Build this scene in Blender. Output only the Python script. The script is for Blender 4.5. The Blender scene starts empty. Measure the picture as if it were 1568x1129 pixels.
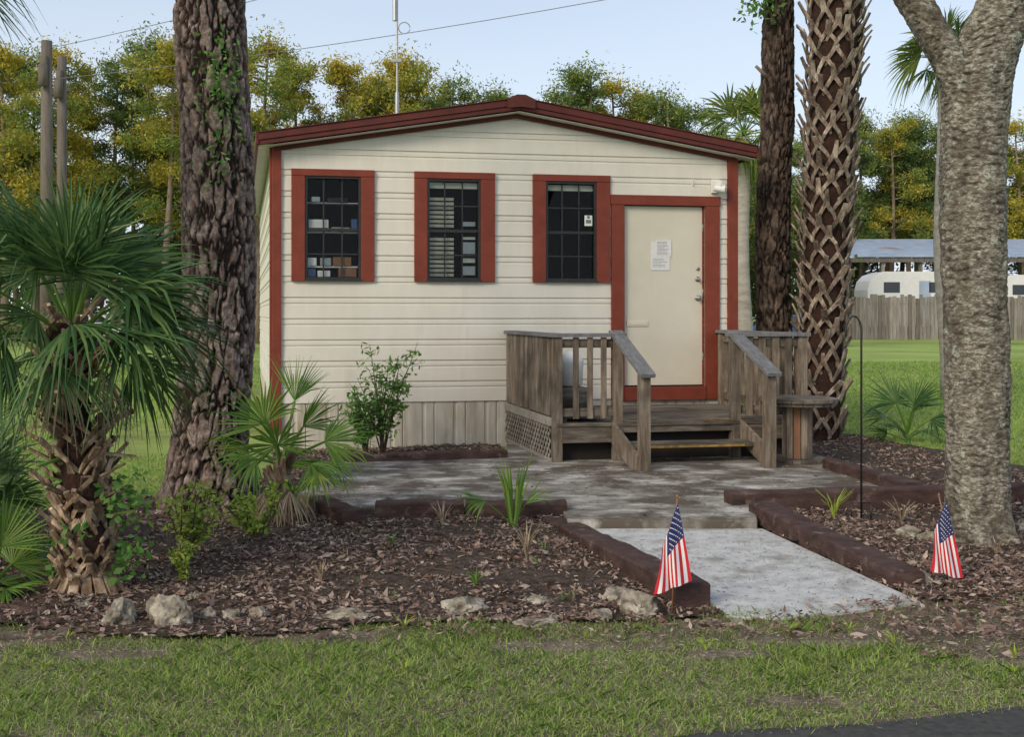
import bpy,bmesh,math,random
import numpy as np
from mathutils import Vector,Matrix,noise
rnd=random.Random(7); rs=np.random.RandomState(7)
S=bpy.context.scene
C=S.collection
# ------------------------------------------------------------------ materials
def ramp(nt,cols,lo=.3,hi=.7):
    r=nt.nodes.new('ShaderNodeValToRGB'); e=r.color_ramp.elements
    while len(e)<len(cols): e.new(.5)
    for i,c in enumerate(cols):
        e[i].position=lo+(hi-lo)*i/max(1,len(cols)-1); e[i].color=(*c,1)
    return r
def base(name):
    m=bpy.data.materials.new(name); m.use_nodes=True
    return m,m.node_tree,m.node_tree.nodes['Principled BSDF']
def pm(name,cols,scale=5,rough=.85,bump=.3,bscale=40,stretch=(1,1,1),island=0,spec=.25,dist=.01,lo=.3,hi=.7,metal=0,stain=None,sscale=1.2,slo=.45,shi=.65,sstretch=(1,1,1)):
    m,nt,b=base(name); L=nt.links
    tc=nt.nodes.new('ShaderNodeTexCoord'); mp=nt.nodes.new('ShaderNodeMapping'); mp.inputs['Scale'].default_value=stretch
    L.new(tc.outputs['Object'],mp.inputs[0])
    n=nt.nodes.new('ShaderNodeTexNoise'); n.inputs['Scale'].default_value=scale; n.inputs['Detail'].default_value=9; n.inputs['Roughness'].default_value=.65
    L.new(mp.outputs[0],n.inputs['Vector'])
    r=ramp(nt,cols,lo,hi); L.new(n.outputs[0],r.inputs[0]); out=r.outputs[0]
    if stain:
        mp2=nt.nodes.new('ShaderNodeMapping'); mp2.inputs['Scale'].default_value=sstretch; L.new(tc.outputs['Object'],mp2.inputs[0])
        n3=nt.nodes.new('ShaderNodeTexNoise'); n3.inputs['Scale'].default_value=sscale; n3.inputs['Detail'].default_value=7; n3.inputs['Roughness'].default_value=.6; L.new(mp2.outputs[0],n3.inputs['Vector'])
        r3=ramp(nt,[(0,0,0),(1,1,1)],slo,shi); L.new(n3.outputs[0],r3.inputs[0])
        mx=nt.nodes.new('ShaderNodeMixRGB'); L.new(r3.outputs[0],mx.inputs[0]); L.new(out,mx.inputs[1]); mx.inputs[2].default_value=(*stain,1); out=mx.outputs[0]
    if island:
        g=nt.nodes.new('ShaderNodeNewGeometry'); mr=nt.nodes.new('ShaderNodeMapRange'); mr.inputs[3].default_value=1-island; mr.inputs[4].default_value=1+island
        L.new(g.outputs['Random Per Island'],mr.inputs[0]); h=nt.nodes.new('ShaderNodeHueSaturation'); L.new(mr.outputs[0],h.inputs['Value']); L.new(out,h.inputs['Color']); out=h.outputs[0]
    L.new(out,b.inputs['Base Color'])
    b.inputs['Roughness'].default_value=rough; b.inputs['Specular IOR Level'].default_value=spec; b.inputs['Metallic'].default_value=metal
    if bump:
        n2=nt.nodes.new('ShaderNodeTexNoise'); n2.inputs['Scale'].default_value=bscale; n2.inputs['Detail'].default_value=8; L.new(mp.outputs[0],n2.inputs['Vector'])
        bp=nt.nodes.new('ShaderNodeBump'); bp.inputs['Strength'].default_value=bump; bp.inputs['Distance'].default_value=dist
        L.new(n2.outputs[0],bp.inputs['Height']); L.new(bp.outputs[0],b.inputs['Normal'])
    return m
def leafmat(name,cols,transl=.3,rough=.55,patch=None,pscale=.35):
    m,nt,b=base(name); L=nt.links
    g=nt.nodes.new('ShaderNodeNewGeometry'); r=ramp(nt,cols,0,1); L.new(g.outputs['Random Per Island'],r.inputs[0]); out=r.outputs[0]
    if patch:
        tc=nt.nodes.new('ShaderNodeTexCoord'); n=nt.nodes.new('ShaderNodeTexNoise'); n.inputs['Scale'].default_value=pscale; n.inputs['Detail'].default_value=3
        L.new(tc.outputs['Object'],n.inputs['Vector']); r2=ramp(nt,[(0,0,0),(1,1,1)],.42,.6); L.new(n.outputs[0],r2.inputs[0])
        mx=nt.nodes.new('ShaderNodeMixRGB'); L.new(r2.outputs[0],mx.inputs[0]); L.new(out,mx.inputs[1]); mx.inputs[2].default_value=(*patch,1); out=mx.outputs[0]
    L.new(out,b.inputs['Base Color']); b.inputs['Roughness'].default_value=rough; b.inputs['Specular IOR Level'].default_value=.25
    t=nt.nodes.new('ShaderNodeBsdfTranslucent'); L.new(out,t.inputs[0]); ms=nt.nodes.new('ShaderNodeMixShader'); ms.inputs[0].default_value=transl
    L.new(b.outputs[0],ms.inputs[1]); L.new(t.outputs[0],ms.inputs[2]); L.new(ms.outputs[0],nt.nodes['Material Output'].inputs[0])
    return m
def crackmat(name,dark,cols,scale=14,lichen=None,llo=.55,lhi=.62,lscale=5,stretch=(1,1,1),lichen2=None):
    m,nt,b=base(name); L=nt.links
    tc=nt.nodes.new('ShaderNodeTexCoord'); mp=nt.nodes.new('ShaderNodeMapping'); mp.inputs['Scale'].default_value=stretch; L.new(tc.outputs['Object'],mp.inputs[0])
    n=nt.nodes.new('ShaderNodeTexNoise'); n.inputs['Scale'].default_value=scale; n.inputs['Detail'].default_value=10; n.inputs['Roughness'].default_value=.75; L.new(mp.outputs[0],n.inputs[0])
    r=ramp(nt,cols,.36,.64); L.new(n.outputs[0],r.inputs[0]); out=r.outputs[0]
    for li,(lc,ls,l0,l1) in enumerate([(lichen,lscale,llo,lhi),(lichen2,2.2,.50,.60)]):
        if not lc: continue
        n3=nt.nodes.new('ShaderNodeTexNoise'); n3.inputs['Scale'].default_value=ls; n3.inputs['Detail'].default_value=9; n3.inputs['Roughness'].default_value=.72; L.new(tc.outputs['Object'],n3.inputs[0])
        r3=ramp(nt,[(0,0,0),(.8,.8,.8)],l0,l1); L.new(n3.outputs[0],r3.inputs[0]); mx=nt.nodes.new('ShaderNodeMixRGB'); L.new(r3.outputs[0],mx.inputs[0]); L.new(out,mx.inputs[1]); mx.inputs[2].default_value=(*lc,1); out=mx.outputs[0]
    a=nt.nodes.new('ShaderNodeAttribute'); a.attribute_name='crack'
    mx=nt.nodes.new('ShaderNodeMixRGB'); L.new(a.outputs['Fac'],mx.inputs[0]); mx.inputs[1].default_value=(*dark,1); L.new(out,mx.inputs[2])
    L.new(mx.outputs[0],b.inputs['Base Color']); b.inputs['Roughness'].default_value=.92; b.inputs['Specular IOR Level'].default_value=.15
    n2=nt.nodes.new('ShaderNodeTexNoise'); n2.inputs['Scale'].default_value=60; n2.inputs['Detail'].default_value=8; L.new(mp.outputs[0],n2.inputs[0])
    bp=nt.nodes.new('ShaderNodeBump'); bp.inputs['Strength'].default_value=.8; bp.inputs['Distance'].default_value=.014; L.new(n2.outputs[0],bp.inputs['Height']); L.new(bp.outputs[0],b.inputs['Normal'])
    return m
M={}
M['siding']=pm('siding_cream',[(.66,.63,.555),(.75,.72,.645)],3,.55,.08,30,stretch=(1,1,.3),stain=(.54,.51,.44),sscale=1.6,slo=.58,shi=.9,sstretch=(2.5,2.5,.5))
M['skirt']=pm('skirting_metal',[(.44,.40,.33),(.66,.63,.56)],3,.6,.15,20,stretch=(3,3,.4),stain=(.34,.28,.20),sscale=2,slo=.5,shi=.75,sstretch=(3,3,.6))
M['red']=pm('red_paint',[(.17,.038,.024),(.24,.054,.033)],6,.6,.15,50)
M['roofred']=pm('roof_trim_paint',[(.085,.024,.02),(.145,.036,.03)],4,.6,.2,25)
M['roof']=pm('roof_metal',[(.35,.34,.33),(.45,.44,.42)],3,.5,.1)
M['door']=pm('door_paint',[(.64,.60,.49),(.71,.67,.56)],1.5,.45,.05,20,stain=(.57,.52,.40),sscale=1.1,slo=.5,shi=.9)
M['white']=pm('white_paint',[(.72,.72,.70),(.8,.8,.78)],8,.5,.03)
M['paper']=pm('paper',[(.7,.7,.7),(.78,.78,.78)],30,.8,0)
M['ink']=pm('ink',[(.15,.15,.16),(.25,.25,.26)],30,.8,0)
M['black']=pm('black_metal',[(.012,.012,.013),(.03,.03,.03)],20,.45,.05,spec=.5)
M['cable']=pm('grey_cable',[(.15,.16,.18),(.2,.21,.22)],20,.6,0)
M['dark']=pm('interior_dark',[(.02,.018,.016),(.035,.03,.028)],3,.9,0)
M['steel']=pm('galvanised_steel',[(.3,.31,.32),(.42,.43,.44)],20,.4,.05,metal=.6)
M['woodv']=pm('weathered_wood_upright',[(.085,.062,.045),(.185,.148,.115),(.30,.26,.21)],9,.9,.6,30,stretch=(3,3,.35),island=.3,dist=.006,stain=(.07,.058,.045),slo=.48,shi=.72,sscale=3)
M['woodh']=pm('weathered_wood_plank',[(.065,.053,.042),(.155,.132,.108),(.28,.245,.205)],9,.9,.6,30,stretch=(.35,3,3),island=.3,dist=.006,stain=(.045,.038,.03),slo=.46,shi=.7,sscale=3)
M['lattice']=pm('lattice_wood',[(.20,.175,.15),(.34,.31,.27)],9,.9,.3,30,island=.25)
M['woodgrey']=pm('grey_handrail',[(.11,.11,.115),(.22,.22,.23)],9,.85,.4,30,stretch=(3,.4,3),dist=.005)
M['yellow']=pm('yellow_strip',[(.16,.10,.04),(.42,.28,.07)],15,.8,.2)
M['tie']=pm('brown_stained_timber',[(.035,.020,.018),(.066,.038,.034),(.105,.066,.058)],5,.85,.6,25,stretch=(1.2,1.2,3),dist=.008,stain=(.17,.125,.10),sscale=9,slo=.58,shi=.70)
M['pad']=pm('stained_concrete',[(.12,.105,.085),(.27,.25,.22),(.58,.56,.52)],2.4,.9,.4,60,stretch=(1,1.8,1),dist=.006,lo=.36,hi=.66,stain=(.11,.09,.072),sscale=2.6,slo=.47,shi=.58)
M['walk']=pm('pale_concrete',[(.38,.38,.375),(.53,.53,.525),(.66,.66,.65)],9,.9,.9,90,dist=.008,stain=(.25,.23,.20),sscale=4,slo=.53,shi=.72)
M['asphalt']=pm('asphalt',[(.035,.035,.034),(.085,.083,.08)],25,.9,.6,120,dist=.006)
M['stone']=pm('limestone',[(.10,.085,.065),(.30,.265,.21),(.56,.51,.43)],9,.9,.9,30,dist=.02,island=.2,lo=.36,hi=.64)
M['mulchbase']=pm('mulch_soil',[(.025,.017,.013),(.07,.05,.038),(.14,.102,.078)],20,.95,.9,70,dist=.02)
M['chip']=leafmat('mulch_chips',[(.045,.03,.023),(.12,.075,.06),(.19,.122,.10),(.25,.175,.148),(.46,.37,.30),(.15,.094,.075)],0,.9)
M['ground']=pm('lawn_ground',[(.12,.11,.045),(.18,.22,.06),(.26,.34,.085)],3,.95,.8,40,dist=.03,stain=(.33,.44,.11),sscale=.15,slo=.35,shi=.6)
M['dirt']=pm('bare_soil',[(.08,.064,.046),(.17,.138,.10),(.28,.235,.175)],7,.95,.9,60,dist=.02)
M['grass']=leafmat('grass_blades',[(.15,.26,.045),(.23,.38,.065),(.32,.48,.09),(.43,.55,.15),(.26,.36,.10),(.54,.50,.26)],.38,.6)
M['straw']=leafmat('dry_thatch',[(.20,.165,.11),(.36,.305,.21),(.54,.48,.36),(.16,.125,.09)],.1,.9)
M['palm']=leafmat('palm_leaf',[(.035,.085,.03),(.06,.13,.042),(.095,.18,.055),(.17,.26,.085)],.3,.36)
M['palmlite']=leafmat('palmetto_leaf',[(.07,.165,.03),(.12,.24,.04),(.18,.31,.055),(.27,.38,.09)],.34,.4)
M['palmdry']=leafmat('dry_palm',[(.18,.13,.085),(.30,.23,.16),(.40,.33,.24)],.15,.8)
M['shrub']=leafmat('shrub_leaf',[(.08,.19,.04),(.13,.28,.06),(.21,.38,.09)],.35,.5)
M['shruby']=leafmat('yellow_green_leaf',[(.18,.29,.04),(.36,.48,.07),(.50,.56,.12)],.35,.5)
M['stem']=pm('stem_bark',[(.07,.055,.035),(.14,.11,.07)],20,.9,.3)
M['boot']=pm('palm_boot',[(.11,.068,.042),(.24,.165,.11),(.46,.37,.27)],14,.9,.7,40,island=.55,dist=.008,stretch=(1,1,.5),lo=.35,hi=.65)
M['bootp']=pm('palm_boot_grey',[(.10,.07,.052),(.215,.165,.13),(.40,.34,.275)],14,.9,.8,40,island=.45,dist=.01,stretch=(1,1,.5),lo=.35,hi=.65)
M['palmcore']=pm('palm_core',[(.018,.010,.008),(.06,.03,.022)],14,.95,.9,40,dist=.02)
M['pine']=crackmat('pine_bark',(.018,.012,.010),[(.09,.062,.052),(.22,.165,.145),(.44,.37,.33)],20,stretch=(1,1,.8),lichen=(.29,.165,.13),llo=.55,lhi=.64,lscale=8)
M['pine2']=crackmat('pine_bark_far',(.014,.010,.008),[(.05,.036,.028),(.11,.078,.062),(.20,.15,.12)],12,stretch=(1,1,.6))
M['oak']=crackmat('lichen_bark',(.045,.036,.028),[(.06,.05,.038),(.20,.178,.14),(.50,.48,.41)],26,lichen=(.44,.47,.39),llo=.565,lhi=.60,lscale=13,stretch=(1,1,2.2),lichen2=(.12,.10,.075))
M['fsuntint']=leafmat('foliage_sun_tint',[(.22,.22,.035),(.50,.42,.055),(.72,.54,.085),(.36,.35,.055)],.35,.7,patch=(.20,.27,.06),pscale=.5)  # golden low sunlight on the far crowns is painted into this leaf colour
M['fgreen']=leafmat('foliage_green',[(.09,.15,.04),(.16,.24,.055),(.27,.33,.08),(.44,.42,.11)],.3,.7,patch=(.10,.16,.05),pscale=.5)
M['fdark']=leafmat('foliage_dark',[(.05,.09,.035),(.10,.15,.05),(.18,.22,.07),(.32,.31,.09)],.3,.7)
M['bark']=pm('far_bark',[(.12,.09,.07),(.26,.20,.15)],3,.9,.3,8)
M['pole']=pm('utility_pole_wood',[(.09,.075,.06),(.19,.165,.14)],5,.9,.3,stretch=(3,3,.3))
M['fence']=pm('grey_fence_wood',[(.13,.115,.10),(.29,.265,.24)],3,.9,.3,stretch=(3,3,.3),island=.35)
M['paletrunk']=pm('pale_palm_trunk',[(.26,.23,.20),(.48,.44,.39)],4,.9,.4,20,stretch=(1,1,3))
M['camper']=pm('camper_white',[(.68,.68,.67),(.78,.78,.77)],2,.4,.02)
M['tin']=pm('tin_roof',[(.26,.33,.46),(.42,.50,.62)],1,.45,.1,stain=(.30,.20,.15),sscale=.5,slo=.6,shi=.7)
M['glassdark']=pm('dark_glass',[(.02,.025,.03),(.03,.035,.04)],2,.08,0,spec=.6)
M['blue']=pm('blue_paint',[(.03,.07,.2),(.04,.09,.25)],2,.3,0,spec=.5)
M['tyre']=pm('rubber',[(.015,.015,.015),(.03,.03,.03)],20,.8,0)
M['fred']=pm('flag_red',[(.50,.02,.03),(.58,.03,.045)],20,.7,.05)
M['fwhite']=pm('flag_white',[(.75,.75,.76),(.8,.8,.8)],20,.7,.05)
M['fblue']=pm('flag_blue',[(.02,.025,.10),(.03,.04,.14)],20,.7,.05)
M['card']=pm('cardboard',[(.22,.11,.06),(.30,.16,.09)],6,.8,.05)
M['blind']=pm('blind_slats',[(.50,.50,.40),(.68,.68,.58)],6,.7,0)
def glassmat():
    m,nt,b=base('window_glass'); L=nt.links
    t=nt.nodes.new('ShaderNodeBsdfTransparent'); t.inputs[0].default_value=(.93,.95,.95,1); g=nt.nodes.new('ShaderNodeBsdfGlossy'); g.inputs['Roughness'].default_value=.02
    f=nt.nodes.new('ShaderNodeFresnel'); f.inputs[0].default_value=1.2; ms=nt.nodes.new('ShaderNodeMixShader')
    L.new(f.outputs[0],ms.inputs[0]); L.new(t.outputs[0],ms.inputs[1]); L.new(g.outputs[0],ms.inputs[2]); L.new(ms.outputs[0],nt.nodes['Material Output'].inputs[0]); return m
M['glass']=glassmat()
# ------------------------------------------------------------------ mesh helpers
def empty(name,loc=(0,0,0),rz=0):
    e=bpy.data.objects.new(name,None); e.location=loc; e.rotation_euler=(0,0,rz); C.objects.link(e); return e
class MB:
    def __init__(s): s.v=[];s.f=[];s.m=[]
    def add(s,vs,fs,mat=0):
        o=len(s.v); s.v+= [tuple(p) for p in vs]
        for f in fs: s.f.append(tuple(i+o for i in f)); s.m.append(mat)
    def box(s,a,b,mat=0):
        x0,y0,z0=a;x1,y1,z1=b
        s.add([(x0,y0,z0),(x1,y0,z0),(x1,y1,z0),(x0,y1,z0),(x0,y0,z1),(x1,y0,z1),(x1,y1,z1),(x0,y1,z1)],
              [(0,3,2,1),(4,5,6,7),(0,1,5,4),(1,2,6,5),(2,3,7,6),(3,0,4,7)],mat)
    def beam(s,p0,p1,w,h,mat=0,up=(0,0,1),w1=None,h1=None):
        p0=Vector(p0);p1=Vector(p1);d=(p1-p0).normalized();u=Vector(up)
        sd=d.cross(u)
        if sd.length<1e-4: sd=d.cross(Vector((0,1,0)))
        sd.normalize();n=sd.cross(d).normalized(); w1=w if w1 is None else w1; h1=h if h1 is None else h1
        vs=[]
        for p,ww,hh in((p0,w,h),(p1,w1,h1)):
            for a,b in((-1,-1),(1,-1),(1,1),(-1,1)): vs.append(p+sd*a*ww/2+n*b*hh/2)
        s.add(vs,[(0,1,2,3),(7,6,5,4),(0,4,5,1),(1,5,6,2),(2,6,7,3),(3,7,4,0)],mat)
    def tube(s,pts,rad,n=8,mat=0,cap=True):
        pts=[Vector(p) for p in pts]; k=len(pts); rad=[rad]*k if not hasattr(rad,'__len__') else rad; o=len(s.v)
        for i,p in enumerate(pts):
            d=(pts[min(i+1,k-1)]-pts[max(i-1,0)]).normalized(); a=Vector((1,0,0)) if abs(d.x)<.8 else Vector((0,1,0))
            sd=d.cross(a).normalized(); n2=sd.cross(d).normalized()
            for j in range(n):
                t=2*math.pi*j/n; s.v.append(tuple(p+(sd*math.cos(t)+n2*math.sin(t))*rad[i]))
        for i in range(k-1):
            for j in range(n):
                a=o+i*n+j;b=o+i*n+(j+1)%n; s.f.append((a,b,b+n,a+n)); s.m.append(mat)
        if cap:
            s.f.append(tuple(o+j for j in range(n))[::-1]); s.m.append(mat); s.f.append(tuple(o+(k-1)*n+j for j in range(n))); s.m.append(mat)
    def obj(s,name,mats,parent=None,smooth=False,bevel=0):
        me=bpy.data.meshes.new(name); me.from_pydata(s.v,[],s.f); me.update()
        for m in mats: me.materials.append(M[m])
        me.polygons.foreach_set('material_index',s.m)
        if smooth: me.polygons.foreach_set('use_smooth',[True]*len(s.f))
        o=bpy.data.objects.new(name,me); C.objects.link(o)
        if parent: o.parent=parent
        if bevel:
            b=o.modifiers.new('bevel','BEVEL'); b.width=bevel; b.segments=2; b.limit_method='ANGLE'
        return o
def np_mesh(name,V,F,mat,link=True,parent=None):
    V=np.asarray(V,dtype=np.float32).reshape(-1,3);F=np.asarray(F,dtype=np.int32); k=F.shape[1]
    me=bpy.data.meshes.new(name); me.vertices.add(len(V)); me.vertices.foreach_set('co',V.ravel())
    me.loops.add(F.size); me.loops.foreach_set('vertex_index',F.ravel()); me.polygons.add(len(F)); me.polygons.foreach_set('loop_start',np.arange(0,F.size,k,dtype=np.int32))
    me.update(calc_edges=True); me.validate(); me.materials.append(M[mat])
    if not link: return me
    o=bpy.data.objects.new(name,me); C.objects.link(o); 
    if parent: o.parent=parent
    return o
def unit(a): return a/np.maximum(np.linalg.norm(a,axis=1,keepdims=True),1e-6)
def diamonds(cen,Ls,Ws,flat=0,r=rs):
    n=len(cen); a=r.normal(size=(n,3)); a[:,2]*=(1-flat); a=unit(a); b=r.normal(size=(n,3)); b[:,2]*=(1-flat); b=unit(b-a*(a*b).sum(1,keepdims=True))
    Ls=np.asarray(Ls)[:,None];Ws=np.asarray(Ws)[:,None]
    V=np.stack([cen-a*Ls/2,cen+b*Ws/2-a*Ls*.05,cen+a*Ls/2,cen-b*Ws/2-a*Ls*.05],1).reshape(-1,3)
    return V,np.arange(4*n).reshape(n,4)
def inpoly(x,y,P):
    c=np.zeros(len(x),bool); n=len(P); j=n-1
    for i in range(n):
        xi,yi=P[i];xj,yj=P[j]
        if yi!=yj: c^=((yi>y)!=(yj>y))&(x<(xj-xi)*(y-yi)/(yj-yi)+xi)
        j=i
    return c
def vn(x,y,sc,seed=0):
    g=np.random.RandomState(seed).rand(256,256); X=(x*sc)%256;Y=(y*sc)%256
    i=X.astype(int)%256;j=Y.astype(int)%256;fx=X-np.floor(X);fy=Y-np.floor(Y);fx=fx*fx*(3-2*fx);fy=fy*fy*(3-2*fy);i1=(i+1)%256;j1=(j+1)%256
    return (g[i,j]*(1-fx)+g[i1,j]*fx)*(1-fy)+(g[i,j1]*(1-fx)+g[i1,j1]*fx)*fy
# ------------------------------------------------------------------ camera / light
cam=bpy.data.cameras.new('camera'); co=bpy.data.objects.new('camera',cam); C.objects.link(co); co.location=(0,0,1.5); co.rotation_euler=(math.radians(90),0,0)
cam.sensor_width=36; cam.lens=40.18; cam.shift_x=.0536; cam.shift_y=-.0539; cam.clip_end=2000; S.camera=co
S.view_settings.view_transform='Standard'; S.view_settings.look='None'; S.view_settings.exposure=0
w=bpy.data.worlds.new('World'); S.world=w; w.use_nodes=True; nt=w.node_tree; bg=nt.nodes['Background']; L=nt.links
sky=nt.nodes.new('ShaderNodeTexSky'); sky.sky_type='NISHITA'; sky.sun_disc=False; el=math.radians(30); az=math.radians(218)
sky.sun_elevation=el; sky.sun_rotation=az; sky.dust_density=2.0; sky.air_density=1.0; sky.ozone_density=1.0
tc=nt.nodes.new('ShaderNodeTexCoord'); sx=nt.nodes.new('ShaderNodeSeparateXYZ'); L.new(tc.outputs['Generated'],sx.inputs[0])
mr=nt.nodes.new('ShaderNodeMapRange'); mr.inputs[1].default_value=0; mr.inputs[2].default_value=.34; mr.inputs[3].default_value=.92; mr.inputs[4].default_value=.42; L.new(sx.outputs[2],mr.inputs[0])
mp=nt.nodes.new('ShaderNodeMapping'); mp.inputs['Scale'].default_value=(1.2,1.2,5); L.new(tc.outputs['Generated'],mp.inputs[0])
nz=nt.nodes.new('ShaderNodeTexNoise'); nz.inputs['Scale'].default_value=2.2; nz.inputs['Detail'].default_value=5; L.new(mp.outputs[0],nz.inputs[0])
mm=nt.nodes.new('ShaderNodeMath'); mm.operation='MULTIPLY_ADD'; mm.inputs[1].default_value=.22; mm.inputs[2].default_value=-.11; L.new(nz.outputs[0],mm.inputs[0])
ma=nt.nodes.new('ShaderNodeMath'); ma.operation='ADD'; ma.use_clamp=True; L.new(mr.outputs[0],ma.inputs[0]); L.new(mm.outputs[0],ma.inputs[1])
mx=nt.nodes.new('ShaderNodeMixRGB'); L.new(ma.outputs[0],mx.inputs[0]); L.new(sky.outputs[0],mx.inputs[1]); mx.inputs[2].default_value=(5.9,6.5,7.3,1)
L.new(mx.outputs[0],bg.inputs[0]); bg.inputs[1].default_value=.15
sd=bpy.data.lights.new('sun','SUN'); sd.energy=1.95; sd.angle=math.radians(20); sd.color=(1,.86,.64); so=bpy.data.objects.new('sun',sd); C.objects.link(so)
sv=Vector((math.sin(az)*math.cos(el),math.cos(az)*math.cos(el),math.sin(el))); so.rotation_euler=(-sv).to_track_quat('-Z','Y').to_euler()
# ------------------------------------------------------------------ ground
mb=MB(); mb.add([(-400,-60,0),(400,-60,0),(400,900,0),(-400,900,0)],[(0,1,2,3)]); mb.obj('ground',['ground'])
ASPH=[(-.6,3.3),(.3,3.85),(.9,4.08),(1.5,4.16),(2.2,4.36),(3.2,4.5),(9,5.4),(9,-3),(-9,-3),(-9,1.5)]
mb=MB(); mb.add([(x,y,.006) for x,y in ASPH],[tuple(range(len(ASPH)))]); mb.obj('road',['asphalt'])
mb=MB(); mb.add([(-120,62,.01),(18,62,.01),(18,68,.01),(-120,68,.01)],[(0,1,2,3)]); mb.obj('distant_road',['walk'])
BEDS=[[(-6,5.45),(-2.2,5.47),(-1.7,5.30),(-1.2,5.20),(-.8,5.30),(-.44,5.44),(.2,5.50),(.95,5.5),(1.3,5.62),(.8,8.1),(.79,8.25),(-.7,8.25),(-1.1,8.8),(-1.1,11),(.4,11.4),(.5,12.9),(-2.0,12.3),(-1.6,10.5),(-2.3,9.3),(-3.2,8.4),(-6,7.6)],
 [(2.35,6.2),(2.45,5.9),(2.9,5.95),(3.3,6.35),(6,6.7),(6,9.3),(3.66,8.8),(2.2,8.45),(2.1,8.0)],
 [(3.6,9),(6,9.5),(5.5,11.0),(4.9,13.9),(3.2,14.2),(3.5,10.5)]]
def bedz(x,y): return .006+.045*vn(x,y,2.5,1)*vn(x,y,6,2)+.014*vn(x,y,14,3)
def sheet(name,P,mat,zf_,st=.06):
    x0=min(p[0] for p in P);x1=max(p[0] for p in P);y0=min(p[1] for p in P);y1=max(p[1] for p in P)
    nx=int((x1-x0)/st)+2;ny=int((y1-y0)/st)+2
    gx,gy=np.meshgrid(x0+np.arange(nx)*st,y0+np.arange(ny)*st,indexing='ij')
    gz=zf_(gx.ravel(),gy.ravel()); V=np.stack([gx.ravel(),gy.ravel(),gz],1)
    i,j=np.meshgrid(np.arange(nx-1),np.arange(ny-1),indexing='ij'); i=i.ravel();j=j.ravel()
    cx=x0+(i+.5)*st;cy=y0+(j+.5)*st; k=inpoly(cx,cy,P); i=i[k];j=j[k]
    F=np.stack([i*ny+j,(i+1)*ny+j,(i+1)*ny+j+1,i*ny+j+1],1)
    return np_mesh(name,V,F,mat)
for P in BEDS: sheet('mulch_bed',P,'mulchbase',bedz)
sheet('bare_soil_verge',[(-4,3),(5,3),(5,6.9),(-4,6.9)],'dirt',lambda x,y:.0035+0*x)
def scat(P,n,seed):
    r=np.random.RandomState(seed); P_=np.array(P); x=r.uniform(P_[:,0].min(),P_[:,0].max(),n); y=r.uniform(P_[:,1].min(),P_[:,1].max(),n); k=inpoly(x,y,P); return x[k],y[k]
xs=[];ys=[]
for bi,P in enumerate(BEDS):
    P2=[(max(-3.2,min(5.2,a)),b) for a,b in P]
    x,y=scat(P2,[100000,40000,14000][bi],10+bi); k=rs.rand(len(x))<np.clip((vn(x,y,2.2,51)*.6+vn(x,y,6,52)*.4-.22)*3.2,.12,1); xs.append(x[k]);ys.append(y[k])
x=np.concatenate(xs);y=np.concatenate(ys)
x2=rs.uniform(-2.6,3.6,4500);y2=5.2+.9*rs.rand(4500)**1.5; x2b=rs.uniform(2.0,4.2,7000);y2b=rs.uniform(4.9,6.7,7000); x=np.concatenate([x,x2,x2b]);y=np.concatenate([y,y2,y2b])
k=~inpoly(x,y,[(.9,7.86),(2.08,7.86),(2.36,5.9),(1.3,5.6)])
x=x[k];y=y[k]; n=len(x); L_=rs.gamma(3,.0082,n)+.007; z=bedz(x,y)+rs.uniform(.002,.018,n)
V,F=diamonds(np.stack([x,y,z],1),L_,L_*rs.uniform(.15,.5,n),flat=.7); np_mesh('mulch_chips',V,F,'chip')
mb=MB()
for k in range(90):
    tx,ty=(rnd.uniform(-2,1.2),rnd.uniform(5.3,8.1)) if k%3 else (rnd.uniform(2.5,4.3),rnd.uniform(5.4,8.3)); a=rnd.uniform(0,6.28); l=rnd.uniform(.06,.22)
    mb.tube([(tx,ty,.03),(tx+math.cos(a)*l*.5,ty+math.sin(a)*l*.5,.045),(tx+math.cos(a+.3)*l,ty+math.sin(a+.3)*l,.035)],[.003,.0025,.001],5)
mb.obj('twigs',['stem'])
def blades(name,x,y,h,wd,mat,lean=.5,z0=0):
    n=len(x); a=rs.uniform(0,2*np.pi,n); w=np.stack([np.cos(a),np.sin(a),0*a],1)*wd[:,None]/2
    b=np.stack([x,y,np.full(n,z0)],1); l=rs.normal(size=(n,2))*lean*h[:,None]; t=b+np.stack([l[:,0],l[:,1],h],1)
    mid=b+np.stack([l[:,0]*.35,l[:,1]*.35,h*.6],1)
    V=np.stack([b-w,b+w,mid+w*.8,t,mid-w*.8],1).reshape(-1,3); return np_mesh(name,V,np.arange(5*n).reshape(n,5),mat)
def notbed(x,y):
    k=~inpoly(x+rs.normal(size=len(x))*.03,y+rs.normal(size=len(x))*.03,ASPH)
    for P in BEDS: k&=~inpoly(x+rs.normal(size=len(x))*.05,y+rs.normal(size=len(x))*.05+.04*np.sin(x*5),P)
    k&=~inpoly(x,y,[(-1.3,8.9),(-.72,8.2),(.78,8.1),(1.0,7.8),(1.33,5.64),(2.40,5.88),(2.1,8.),(3.6,8.8),(3.7,14),(-3,12)])
    return k
def dens(x,y):
    d=vn(x,y,1.1,5)*.5+vn(x,y,3.5,6)*.3+vn(x,y,11,7)*.2
    edge=np.clip((x-1.7)*1.3,0,1)*np.clip((y-4.75)*3,0,1)*np.clip(1.2-abs(y-5.15)*1.2,0,1)
    d=d-.5*edge
    for bx,by,br in((.35,5.12,.28),(-1.5,5.0,.22),(1.55,5.2,.25),(-2.0,5.25,.35),(1.2,5.0,.18),(1.3,4.4,.22),(-.6,5.25,.25)): d=d-.6*np.exp(-((x-bx)**2/(br*br)+(y-by)**2/(br*br*.12)))
    return d
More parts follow.
